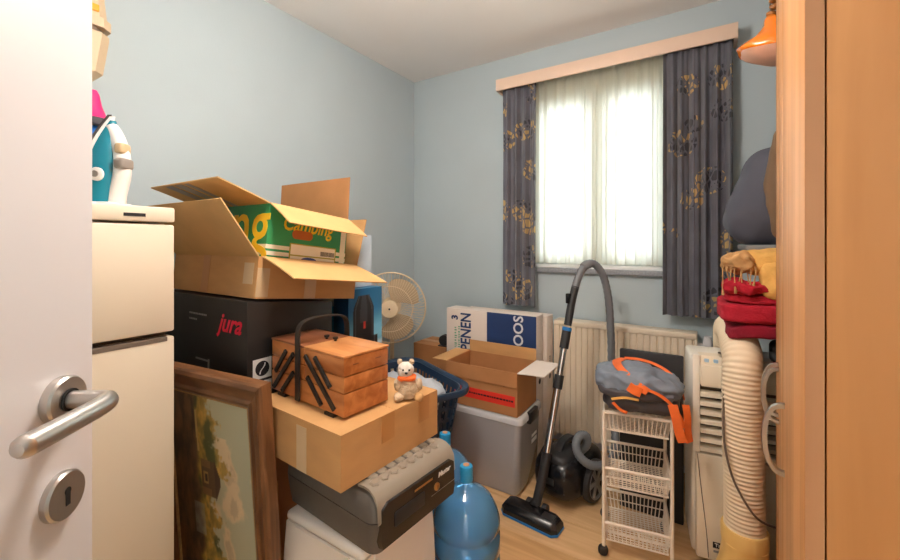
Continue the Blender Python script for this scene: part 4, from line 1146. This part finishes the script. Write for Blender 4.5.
# two tall flat-pack cartons against the window wall
fx0, fx1, fz = -1.385, -0.795, 0.822
fb = thing('flat_pack_carton', 'white and navy furniture carton printed PENEN and OOS upright by the wall', 'box', ((fx0 + fx1) / 2, 2.19, 0))
FXw = fx1 - fx0
obj('body', rbox(-FXw / 2, FXw / 2, -0.055, 0.055, 0, fz, 0.002), 'carton_white', fb)
obj('navy_panel', rbox(-FXw / 2 + 0.285, FXw / 2 + 0.0003, -0.0558, -0.055, 0.0, fz - 0.001), 'carton_navy', fb)
text('lettering', 'OPENEN', 0.100, (-FXw / 2 + 0.143, -0.0556, 0.655), (0, 0, 1), (-1, 0, 0), 'carton_navy', fb, offset=0.0022, sx=0.76)
text('lettering', '3', 0.062, (-FXw / 2 + 0.062, -0.0556, 0.768), (0, 0, 1), (-1, 0, 0), 'carton_navy', fb, offset=0.002)
text('lettering', 'DOOS', 0.082, (-FXw / 2 + 0.487, -0.0562, 0.70), (0, 0, 1), (-1, 0, 0), 'carton_letter', fb, offset=0.0016)
b = B(); rnd = random.Random(4)
for xx in (-FXw / 2 + 0.068, -FXw / 2 + 0.094):
    z = 0.50
    while z < 0.715:
        w = rnd.uniform(0.008, 0.02); box(b, xx - 0.009, xx + 0.009 * rnd.uniform(0.2, 1), -0.0557, -0.055, z, z + w * 0.45); z += w
obj('green_print', b, 'green_pen', fb)
def end_marks(root, x, y):
    b = B(); lathe(b, [(0.016, 0), (0.016, 0.0008), (0.001, 0.0008)], 20, face_mat((x, y, 0.45), (0, 1, 0), (0, 0, 1)))
    z = 0.475
    while z < 0.56: box(b, x, x + 0.0007, y - 0.006, y + 0.006, z, z + 0.008); z += 0.012
    obj('end_print', b, 'ink', root)
end_marks(fb, FXw / 2, 0.0)
f2 = thing('flat_pack_carton', 'plain white furniture carton standing behind the navy-printed one', 'box', (-1.04, 2.315, 0))
obj('body', rbox(-0.30, 0.262, -0.055, 0.055, 0, 0.805, 0.002), 'carton_white', f2)
end_marks(f2, 0.262, 0.0)
closed_carton('carton', 'brown carton behind the laundry basket next to the white boxes', (-1.535, 2.27, 0), 0, 0.26, 0.22, 0.56, 'card_dark')
tp = thing('tape_dispenser', 'small dark grey tape dispenser on the brown carton behind the basket', 'tape dispenser', (-1.435, 2.19, 0.5607), R(10))
b = B(); lathe(b, [(0.030, -0.02), (0.034, -0.02), (0.034, 0.02), (0.030, 0.02)], 24, face_mat((0, 0, 0.04), (1, 0, 0), (0, 0, 1)), False, False); loft(b, [[Vector((0.03 * math.cos(2 * PI * k / 24), s * 0.02, 0.04 + 0.03 * math.sin(2 * PI * k / 24))) for k in range(24)] for s in (-1, 1)]); obj('roll', b, 'vac_matt', tp)
b = B(); ribbon(b, smooth([(-0.04, 0, 0.004), (-0.01, 0, 0.003), (0.035, 0, 0.004), (0.06, 0, 0.03), (0.065, 0, 0.055)], 4), 0.044, 0.006, (0, 1, 0)); obj('holder', b, 'vac_matt', tp)

# ------------------------------------------------------------------ vacuum cleaner
vc = thing('vacuum_cleaner', 'black canister vacuum cleaner with chrome wand and grey hose', 'vacuum cleaner', (-0.575, 2.00, 0), R(-14))
Lr = Matrix.Rotation(R(14), 3, 'Z')
def loc(p): return Lr @ (Vector(p) - Vector((-0.575, 2.00, 0)))
b = B(); soft(b, 0, 0.0, 0.125, 0.235, 0.37, 0.205, 0.6, 14); obj('body', b, 'vac_black', vc, 60)
b = B(); soft(b, 0, -0.06, 0.19, 0.15, 0.20, 0.10, 0.6, 10); obj('dust_bin', b, 'vac_matt', vc, 60)
b = B()
for k in range(6): box(b, -0.075, 0.075, -0.172 + 0.0, -0.166, 0.085 + k * 0.016, 0.092 + k * 0.016, 0.002)
obj('front_grille', b, 'vac_matt', vc)
obj('latch', rbox(-0.03, 0.03, -0.187, -0.165, 0.11, 0.145, 0.006), 'vac_matt', vc)
for s in (-1, 1):
    wm = face_mat((s * 0.118, 0.02, 0.098), (0, 1, 0), (0, 0, 1)) if s > 0 else face_mat((s * 0.118, 0.02, 0.098), (0, -1, 0), (0, 0, 1))
    b = B(); lathe(b, [(0.085, -0.02), (0.096, -0.01), (0.098, 0.005), (0.094, 0.018), (0.076, 0.022), (0.074, 0.014), (0.001, 0.014)], 40, wm); wh = obj('wheel', b, 'vac_matt', vc)
    b = B()
    for k in range(6):
        a = 2 * PI * k / 6; pts = [(0.012, -0.007), (0.072, -0.012), (0.072, 0.012), (0.012, 0.007)]
        prism(b, [(x * math.cos(a) - y * math.sin(a), x * math.sin(a) + y * math.cos(a)) for x, y in pts], 0.006, wm @ Matrix.Translation((0, 0, 0.014)))
    lathe(b, [(0.02, 0.014), (0.02, 0.023), (0.001, 0.025)], 20, wm); lathe(b, [(0.070, 0.014), (0.076, 0.0225), (0.079, 0.0225), (0.079, 0.014)], 40, wm, False, False)
    obj('wheel_spokes', b, 'wheel_grey', wh)
b = B(); cyl(b, (0, 0.15, 0.0), (0, 0.15, 0.05), 0.03); obj('castor', b, 'rubber', vc)
b = B(); ribbon(b, smooth([(0, -0.10, 0.235), (0, -0.06, 0.268), (0, 0.02, 0.268), (0, 0.06, 0.228)], 5), 0.035, 0.014, (1, 0, 0)); obj('carry_handle', b, 'vac_matt', vc)
# floor head
hc_ = loc((-0.655, 1.705, 0)); hm = Matrix.Translation(hc_) @ Matrix.Rotation(R(8), 4, 'Z')
b = B(); loft(b, [[hm @ Vector((x * kx, y * ky, z)) for x, y in ((-0.135, -0.035), (-0.115, -0.055), (0.115, -0.055), (0.135, -0.035), (0.135, 0.03), (0.11, 0.05), (-0.11, 0.05), (-0.135, 0.03))] for z, kx, ky in ((0.012, 1, 1), (0.03, 0.99, 0.97), (0.05, 0.9, 0.7), (0.056, 0.8, 0.5))]); obj('floor_head', b, 'vac_black', vc, 30)
b = B(); loft(b, [[hm @ Vector((x * kx, y * kx, z)) for x, y in ((-0.137, -0.036), (-0.116, -0.057), (0.116, -0.057), (0.137, -0.036), (0.137, 0.03), (0.11, 0.052), (-0.11, 0.052), (-0.137, 0.03))] for z, kx in ((0.003, 0.99), (0.006, 1.0), (0.013, 1.0))]); obj('head_bumper', b, 'vac_blue', vc)
b = B(); box(b, 0.055, 0.11, -0.03, 0.012, 0.045, 0.058, 0.004, mat=hm); obj('pedal', b, 'vac_matt', vc)
for s in (-1, 1):
    b = B(); cyl(b, hm @ Vector((s * 0.028, 0.05, 0.03)), hm @ Vector((s * 0.048, 0.05, 0.03)), 0.028, seg=20); obj('head_roller', b, 'vac_matt', vc)
b = B(); tube(b, [hm @ Vector((0, 0.02, 0.045)), hm @ Vector((0, 0.045, 0.055)), loc((-0.642, 1.77, 0.11)), loc((-0.636, 1.79, 0.16))], 0.021, 14); obj('neck', b, 'vac_matt', vc)
w0, w1 = Vector((-0.636, 1.79, 0.15)), Vector((-0.578, 1.985, 0.825))
def wp(t): return loc(w0.lerp(w1, t))
b = B(); tube(b, [wp(0), wp(0.25), wp(0.60)], 0.0178, 16); obj('wand_tube', b, 'chrome', vc)
b = B(); tube(b, [wp(0.55), wp(0.70), wp(0.86)], 0.0155, 16); obj('inner_wand_tube', b, 'chrome', vc)
b = B(); tube(b, [wp(0.0), wp(0.05), wp(0.16)], 0.022, 16); obj('lower_socket', b, 'vac_matt', vc)
b = B(); tube(b, [wp(0.57), wp(0.60), wp(0.66)], 0.0225, 16); obj('telescope_slider', b, 'vac_matt', vc)
b = B(); tube(b, [wp(0.84), wp(0.90), wp(0.96)], 0.0215, 16); obj('wand_socket', b, 'vac_matt', vc)
b = B(); tube(b, [wp(0.96), wp(0.965), wp(0.985)], 0.023, 16); obj('blue_ring', b, 'vac_blue', vc)
hp = [w1, Vector((-0.573, 2.000, 0.875)), Vector((-0.567, 2.018, 0.935)), Vector((-0.562, 2.032, 0.975)), Vector((-0.556, 2.045, 1.01))]
b = B(); tube(b, smooth([loc(p) for p in hp[:5]], 5), lambda t: 0.019, 16); obj('hand_grip', b, 'vac_matt', vc)
b = B(); box(b, -0.010, 0.010, -0.012, 0.012, -0.025, 0.025, 0.004, mat=Matrix.Translation(loc((-0.580, 2.005, 0.955)))); obj('grip_button', b, 'vac_black', vc)
hose = [(-0.558, 2.042, 1.0), (-0.549, 2.057, 1.045), (-0.533, 2.077, 1.092), (-0.51, 2.10, 1.125), (-0.478, 2.13, 1.118), (-0.445, 2.155, 1.06), (-0.425, 2.175, 0.95), (-0.415, 2.185, 0.78), (-0.412, 2.19, 0.60), (-0.410, 2.185, 0.42), (-0.39, 2.16, 0.28), (-0.375, 2.06, 0.215), (-0.40, 1.955, 0.205), (-0.45, 1.90, 0.215), (-0.495, 1.885, 0.25), (-0.513, 1.895, 0.295), (-0.503, 1.925, 0.325), (-0.480, 1.955, 0.315), (-0.482, 1.965, 0.27), (-0.51, 1.965, 0.235)]
pth = smooth([loc(p) for p in hose], 12)
b = B(); tube(b, pth, lambda t: 0.0188 + 0.0011 * math.sin(t * 900), 14); obj('hose', b, 'vac_grey', vc, 60)
b = B(); tube(b, smooth([loc(p) for p in ((-0.527, 2.083, 1.107), (-0.515, 2.095, 1.119), (-0.502, 2.106, 1.124))], 4), 0.0225, 16); obj('hose_collar', b, 'vac_grey', vc)

# ------------------------------------------------------------------ wire trolley with sports bag
tr = thing('wire_trolley', 'cream three-tier basket trolley on castors by the radiator', 'trolley', (-0.343, 1.667, 0), R(10))
tw, td = 0.238, 0.235
for (x, y) in ((0, 0), (tw, 0), (0, td), (tw, td)):
    b = B(); tube(b, [(x, y, 0.035), (x, y, 0.3), (x, y, 0.572)], 0.0068, 10); pz = obj('post', b, 'trolley', tr)
    b = B(); soft(b, x - 0.002, y, 0.0195, 0.038, 0.036, 0.038, 0.85, 6); obj('castor', b, 'rubber', pz)
def basket_tier(z, h):
    b = B(); e = 0.004
    def lp(k, zz, r): tube(b, [Vector((tw / 2 + sx * (tw / 2 + k), td / 2 + sy * (td / 2 + k), zz)) for sx, sy in ((-1, -1), (1, -1), (1, 1), (-1, 1))], r, 6, True)
    lp(0.0, z, 0.0062); lp(-0.012, z - h, 0.004); 
    if z < 0.5: lp(-0.006, z - h * 0.5, 0.0025)
    n = 15
    for k in range(1, n):
        s = k / n
        for (p0, p1) in (((tw * s, 0), (0.012 + (tw - 0.024) * s, 0.012)), ((tw * s, td), (0.012 + (tw - 0.024) * s, td - 0.012)), ((0, td * s), (0.012, 0.012 + (td - 0.024) * s)), ((tw, td * s), (tw - 0.012, 0.012 + (td - 0.024) * s))):
            tube(b, [(p0[0], p0[1], z), (p1[0], p1[1], z - h)], 0.0022, 5)
        tube(b, [(0.012 + (tw - 0.024) * s, 0.012, z - h), (0.012 + (tw - 0.024) * s, td - 0.012, z - h)], 0.0022, 5)
        tube(b, [(0.012, 0.012 + (td - 0.024) * s, z - h), (tw - 0.012, 0.012 + (td - 0.024) * s, z - h)], 0.0022, 5)
    return b
for z in (0.565, 0.345, 0.130): obj('wire_basket', basket_tier(z, 0.072), 'trolley', tr)

bg = thing('sports_bag', 'slumped slate grey sports bag with orange straps on the trolley', 'bag', (-0.226, 1.775, 0.571), R(10))
bg.scale = (1, 1, 0.86)
def sag(p):
    q = p.copy(); q.z -= 0.05 * sstep(0.02, 0.17, -p.x) * sstep(0.02, 0.15, p.z); return q
def bag_top(p):
    q = p.copy()
    q.z = max(q.z, 0.001)
    q.z -= 0.030 * sstep(0.0, 0.17, p.x) * sstep(0.05, 0.16, p.z)
    return q
b = B(); soft(b, 0, 0.0, 0.050, 0.27, 0.22, 0.098, 0.55, 18, 0.012, 14, 4, lambda p: Vector((p.x, p.y, max(p.z, 0.001)))); obj('lower_body', b, 'bag_dark', bg, 180)
b = B(); soft(b, -0.008, 0.004, 0.130, 0.300, 0.25, 0.112, 0.55, 24, 0.017, 17, 9, bag_top); obj('upper_body', b, 'bag_grey', bg, 180)
b = B(); soft(b, -0.03, -0.03, 0.098, 0.25, 0.20, 0.05, 0.5, 14, 0.008, 16, 15); obj('side_panel', b, 'bag_dark', bg, 180)
def strap(pts, w, wd, mt='orange_cloth'):
    b = B(); ribbon(b, smooth(pts, 6), w, 0.003, wd); return obj('strap', b, mt, bg)
strap([(-0.055, 0.115, 0.186), (-0.085, 0.04, 0.192), (-0.080, -0.03, 0.190), (-0.055, -0.085, 0.178), (-0.02, -0.118, 0.150), (0.02, -0.133, 0.125)], 0.034, (1, 0.3, 0))
strap([(-0.055, 0.118, 0.186), (0.0, 0.105, 0.191), (0.06, 0.09, 0.180), (0.11, 0.06, 0.155), (0.14, 0.0, 0.12), (0.147, -0.06, 0.085)], 0.012, (0, 0.5, 1))
strap([(0.02, -0.133, 0.135), (0.06, -0.134, 0.118), (0.10, -0.130, 0.080), (0.128, -0.128, 0.03), (0.135, -0.132, -0.005)], 0.012, (0.4, 0, 1))
strap([(-0.045, -0.130, 0.140), (-0.025, -0.140, 0.130), (-0.002, -0.142, 0.122)], 0.040, (0.3, 0, 1))
strap([(0.100, -0.132, 0.085), (0.112, -0.140, 0.03), (0.120, -0.142, -0.02), (0.132, -0.142, -0.062)], 0.032, (1, 0, 0.3))
strap([(0.146, -0.10, 0.08), (0.150, -0.118, 0.03), (0.150, -0.122, -0.02), (0.156, -0.122, -0.066)], 0.030, (0.7, 0.6, 0.1))
strap([(-0.105, -0.122, 0.07), (-0.06, -0.132, 0.088), (-0.01, -0.130, 0.085)], 0.010, (0, 0, 1), 'mustard')
strap([(-0.10, -0.117, 0.055), (-0.075, -0.123, 0.03), (-0.05, -0.125, 0.02)], 0.012, (0, 0, 1))
# dark folded board leaning behind the bag
tag(obj('folded_board', rbox(-0.345, -0.085, 2.02, 2.045, 0.0, 0.735, 0.006), 'vac_matt'), 'dark folded board standing between the trolley and the radiator', 'board')

# ------------------------------------------------------------------ portable air conditioner with corrugated hose
ac = thing('air_conditioner', 'ivory portable air conditioner with fat corrugated hose beside the wardrobe', 'air conditioner', (-0.046, 1.806, 0), R(8))
AW, AD, AH = 0.405, 0.27, 0.803
b = B(); box(b, 0.0, AW, 0.028, AD, 0.03, AH - 0.022, 0.014, 3); obj('rear_body', b, 'ac_side', ac)
b = B()
box(b, 0.012, AW - 0.012, 0.0, 0.03, 0.03, 0.428, 0.008, 2); obj('lower_front', b, 'ac', ac)
b = B(); box(b, 0.0, 0.026, 0.002, 0.032, 0.428, AH, 0.007, 2); obj('side_pillar', b, 'ac_side', ac)
b = B(); box(b, AW - 0.026, AW, 0.002, 0.032, 0.428, AH, 0.007, 2); obj('side_pillar', b, 'ac_side', ac)
b = B(); prism(b, [(0.004, 0.69), (0.03, 0.69), (0.05, AH - 0.022), (0.075, AH - 0.006), (0.022, AH - 0.006), (0.010, 0.772)], AW - 0.052, face_mat((0.026, 0, 0), (0, 1, 0), (0, 0, 1))); cpn = obj('control_panel', b, 'ac', ac)
for k in range(3): obj('button', rbox(0.040 + k * 0.030, 0.056 + k * 0.030, 0.011, 0.022, AH - 0.030, AH - 0.016, 0.003), 'ac_button', cpn)
obj('flap_cover', rbox(0.028, AW - 0.028, -0.002, 0.010, 0.684, 0.766, 0.004), 'ac', ac)
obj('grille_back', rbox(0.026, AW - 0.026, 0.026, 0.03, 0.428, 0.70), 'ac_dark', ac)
for k in range(7):
    z = 0.438 + k * 0.0345
    b = B(); prism(b, [(0.0, z), (0.002, z + 0.013), (0.026, z + 0.020), (0.026, z + 0.010)], AW - 0.052, face_mat((0.026, 0, 0), (0, 1, 0), (0, 0, 1))); obj('slat', b, 'ac', ac)
npl = obj('name_plate', rbox(0.066, 0.140, -0.0012, 0.0, 0.082, 0.104), 'ink', ac)
text('lettering', 'Tran', 0.019, (0.09, -0.0014, 0.093), (1, 0, 0), (0, 0, 1), 'sticker', npl, offset=0.0004)
obj('name_plate', rbox(0.068, 0.140, -0.0012, 0.0, 0.065, 0.073), 'print_grey', ac)
b = B(); tube(b, smooth([(0.016, -0.0005, 0.425), (0.028, -0.0005, 0.30), (0.045, -0.0005, 0.14), (0.052, -0.0005, 0.04)], 6), 0.0014, 6); obj('front_groove', b, 'ac_dark', ac)
for x in (0.04, AW - 0.04):
    for y in (0.06, AD - 0.04):
        b = B(); cyl(b, (x - 0.01, y, 0.016), (x + 0.01, y, 0.016), 0.016); obj('castor', b, 'rubber', ac)
La = Matrix.Rotation(R(-8), 3, 'Z')
def la(p): return La @ (Vector(p) - Vector((-0.046, 1.806, 0)))
hpath = smooth([la(p) for p in ((0.110, 1.722, 0.235), (0.108, 1.722, 0.40), (0.105, 1.722, 0.58), (0.104, 1.724, 0.74), (0.105, 1.755, 0.825), (0.100, 1.84, 0.862), (0.095, 1.97, 0.868), (0.088, 2.10, 0.866), (0.085, 2.20, 0.835), (0.085, 2.245, 0.74), (0.085, 2.24, 0.60), (0.10, 2.19, 0.52))], 24)
ac_n = 98
fr_ = frames(hpath); tot = [0.0]
for i in range(1, len(fr_)): tot.append(tot[-1] + (fr_[i][0] - fr_[i - 1][0]).length)
b = B(); rings = []
steps = ac_n * 5
for k in range(steps + 1):
    d = tot[-1] * k / steps
    i = max(0, min(len(tot) - 2, next((j for j in range(len(tot) - 1) if tot[j + 1] >= d), len(tot) - 2)))
    f_ = (d - tot[i]) / max(1e-9, tot[i + 1] - tot[i])
    p = fr_[i][0].lerp(fr_[i + 1][0], f_); a = fr_[i][2].lerp(fr_[i + 1][2], f_).normalized(); c = fr_[i][3].lerp(fr_[i + 1][3], f_).normalized()
    r = 0.0565 + 0.0045 * (0.5 + 0.5 * math.cos(2 * PI * k / 5)) ** 0.6
    rings.append([p + a * (r * math.cos(2 * PI * j / 28)) + c * (r * math.sin(2 * PI * j / 28)) for j in range(28)])
loft(b, rings); obj('exhaust_hose', b, 'hose', ac, 50)
nzp = la((0.110, 1.722, 0))
b = B(); NM = Matrix.Translation(nzp)
lathe(b, [(0.066, 0.198), (0.069, 0.20), (0.070, 0.245), (0.067, 0.25), (0.058, 0.25)], 36, NM)
nz_ = obj('nozzle_collar', b, 'nozzle', ac)
def nring(z, w, d):
    return [NM @ Vector((w * (abs(math.cos(a)) ** 0.8) * (1 if math.cos(a) > 0 else -1), d * (abs(math.sin(a)) ** 0.8) * (1 if math.sin(a) > 0 else -1), z)) for a in [2 * PI * k / 36 for k in range(36)]]
b = B(); loft(b, [nring(0.200, 0.066, 0.066), nring(0.17, 0.066, 0.064), nring(0.12, 0.075, 0.056), nring(0.06, 0.095, 0.045), nring(0.03, 0.10, 0.042), nring(0.002, 0.10, 0.042)]); obj('flat_nozzle', b, 'nozzle', ac)
b = B(); tube(b, smooth([la(p) for p in ((0.040, 1.90, 0.80), (0.048, 1.80, 0.815), (0.053, 1.735, 0.78), (0.050, 1.70, 0.69), (0.050, 1.675, 0.56), (0.068, 1.652, 0.46), (0.10, 1.648, 0.385), (0.14, 1.66, 0.325), (0.185, 1.71, 0.285), (0.25, 1.78, 0.25))], 10), 0.0036, 8); obj('power_cord', b, 'cord', ac)

# ------------------------------------------------------------------ wall shelves at the right with textiles
def wall_shelf(label, x0, z, y0=1.775, y1=2.28):
    t = thing('wall_shelf', label, 'shelf', (XR, (y0 + y1) / 2, z))
    hy = (y1 - y0) / 2
    obj('board', rbox(x0 - XR, 0, -hy, hy, -0.018, 0, 0.002), 'shelf_grey', t)
    for s in (-1, 1):
        b = B(); prism(b, [(0, -0.018), (-0.30, -0.018), (-0.30, -0.03), (-0.03, -0.17), (0, -0.17)], 0.012, face_mat((0, s * (hy - 0.05), 0), (1, 0, 0), (0, 0, 1))); obj('bracket', b, 'steel', t)
    return t
wall_shelf('grey wall shelf under the red blankets beside the wardrobe', 0.215, 0.898)
wall_shelf('grey wall shelf carrying the slate pillow', 0.120, 1.222, 1.80)

def blanket(label, x0, x1, y0, y1, z0, z1, mat, seed, drop=0.0):
    b = B()
    def df(p):
        q = p.copy(); q.z -= drop * sstep(0.16, 0.05, p.x); return q
    soft(b, (x0 + x1) / 2, (y0 + y1) / 2, (z0 + z1) / 2, x1 - x0, y1 - y0, z1 - z0, 0.28, 18, 0.006, 14, seed, df)
    return tag(obj('folded_blanket', b, mat, ang=180), label, 'blanket', 'folded blankets stacked on the shelf')
blanket('dark crimson folded blanket at the bottom of the red stack', 0.060, 0.50, 1.722, 2.06, 0.902, 0.955, 'dark_red', 1, 0.022)
blanket('thick crimson folded blanket in the middle of the red stack', 0.035, 0.50, 1.712, 2.05, 0.950, 1.022, 'red_cloth', 2, 0.004)
blanket('thin crimson folded blanket on top of the red stack', 0.050, 0.48, 1.722, 2.05, 1.018, 1.052, 'red_cloth', 5)
b = B(); soft(b, 0.115, 1.745, 1.075, 0.13, 0.09, 0.055, 0.7, 14, 0.014, 26, 31); tag(obj('crumpled_scarf', b, 'red_cloth', ang=180), 'small crumpled crimson scarf tucked under the mustard throw', 'scarf')
bmt = thing('throw_blanket', 'mustard fringed throw folded on top of the red blankets', 'throw', (0.128, 1.74, 1.05))
b = B(); soft(b, 0.14, 0.14, 0.112, 0.32, 0.31, 0.095, 0.4, 16, 0.008, 14, 12); obj('folded_body', b, 'mustard', bmt, 180)
b = B(); soft(b, 0.125, -0.002, 0.055, 0.20, 0.06, 0.13, 0.5, 12, 0.008, 16, 18); obj('hanging_fold', b, 'mustard', bmt, 180)
b = B(); soft(b, -0.035, 0.03, 0.110, 0.095, 0.13, 0.07, 0.7, 14, 0.012, 30, 22); obj('gathered_end', b, 'tan_weave', bmt, 180)
for k in range(9):
    u = k / 8; rnd = random.Random(40 + k)
    x, y = -0.075 + 0.085 * u, -0.02 - 0.012 * u + 0.02 * rnd.random(); l = 0.05 + 0.05 * rnd.random()
    b = B(); tube(b, smooth([(x, y + 0.01, 0.105), (x + rnd.uniform(-.006, .006), y - 0.008, 0.08), (x + rnd.uniform(-.01, .01), y - 0.008, 0.09 - l)], 4), lambda t: 0.0018 + 0.0026 * sstep(0.7, 1, t), 7); obj('fringe_tassel', b, 'tan_weave', bmt)

pi_ = thing('slate_pillow', 'plump slate grey pillow on the wall shelf beside the wardrobe', 'pillow', (0.285, 1.985, 1.223), R(-4))
def pil(p):
    q = p.copy()
    q.x += 0.06 * (0.19 - p.z) * 0 - 0.035 * sstep(0.25, 0.0, p.z) + 0.045 * sstep(0.15, 0.40, p.z)
    q.z = max(q.z, 0.001)
    return q
b = B(); soft(b, 0.0, 0.0, 0.19, 0.40, 0.36, 0.385, 0.55, 20, 0.012, 7, 6, pil); obj('pillow_body', b, 'pillow', pi_, 180)
b = B(); ribbon(b, smooth([(0.01, -0.165, 0.375), (-0.002, -0.188, 0.27), (-0.008, -0.192, 0.16), (-0.004, -0.182, 0.05)], 6), 0.012, 0.006, (1, 0, 0)); obj('piping', b, 'pillow', pi_)
b = B(); soft(b, 0.28, 1.80, 1.43, 0.20, 0.08, 0.40, 0.5, 14, 0.012, 9, 33); tag(obj('brown_garment', b, 'brown_cloth', ang=180), 'brown folded garment squeezed between the pillow and the wardrobe', 'garment')
b = B(); soft(b, 0.245, 1.80, 0.845, 0.12, 0.09, 0.085, 0.6, 12, 0.014, 18, 3); tag(obj('black_garment', b, 'vac_matt', ang=180), 'black cloth hanging below the red blankets at the wardrobe edge', 'garment')

ob = thing('orange_bag', 'shiny orange vinyl bag hanging by a beaded tie at the wardrobe top', 'bag', (0.188, 1.80, 1.868))
ob.scale = (0.88, 0.88, 0.70); ob.rotation_euler = (0, R(9), 0)
def bagring(z, hx, hy, ox, n=24): return [Vector((ox + hx * math.cos(2 * PI * k / n) * (1 + 0.07 * math.sin(5 * 2 * PI * k / n + z * 40)), hy * math.sin(2 * PI * k / n) * (1 + 0.07 * math.sin(4 * 2 * PI * k / n)), z)) for k in range(n)]
b = B(); loft(b, [bagring(0.042, 0.115, 0.10, 0.005), bagring(0.055, 0.122, 0.105, 0.0), bagring(0.085, 0.112, 0.10, 0.012), bagring(0.12, 0.088, 0.085, 0.022), bagring(0.165, 0.060, 0.062, 0.012), bagring(0.20, 0.035, 0.04, -0.012), bagring(0.225, 0.016, 0.018, -0.022)]); obj('body', b, 'orange_shiny', ob, 60)
b = B(); loft(b, [bagring(0.0, 0.045, 0.05, 0.045), bagring(0.006, 0.07, 0.07, 0.03), bagring(0.025, 0.10, 0.09, 0.012), bagring(0.043, 0.114, 0.099, 0.005)]); obj('lining', b, 'orange_pale', ob, 60)
for k in range(4):
    b = B(); soft(b, -0.026 + 0.006 * (k % 2), 0, 0.235 + 0.034 * k, 0.034, 0.034, 0.030, 0.9, 6, 0.003, 60, k); obj('bead', b, 'bead', ob)
b = B(); cyl(b, (-0.024, 0, 0.22), (-0.145, 0, 0.868), 0.003, seg=8); obj('tie_cord', b, 'cord', ob)
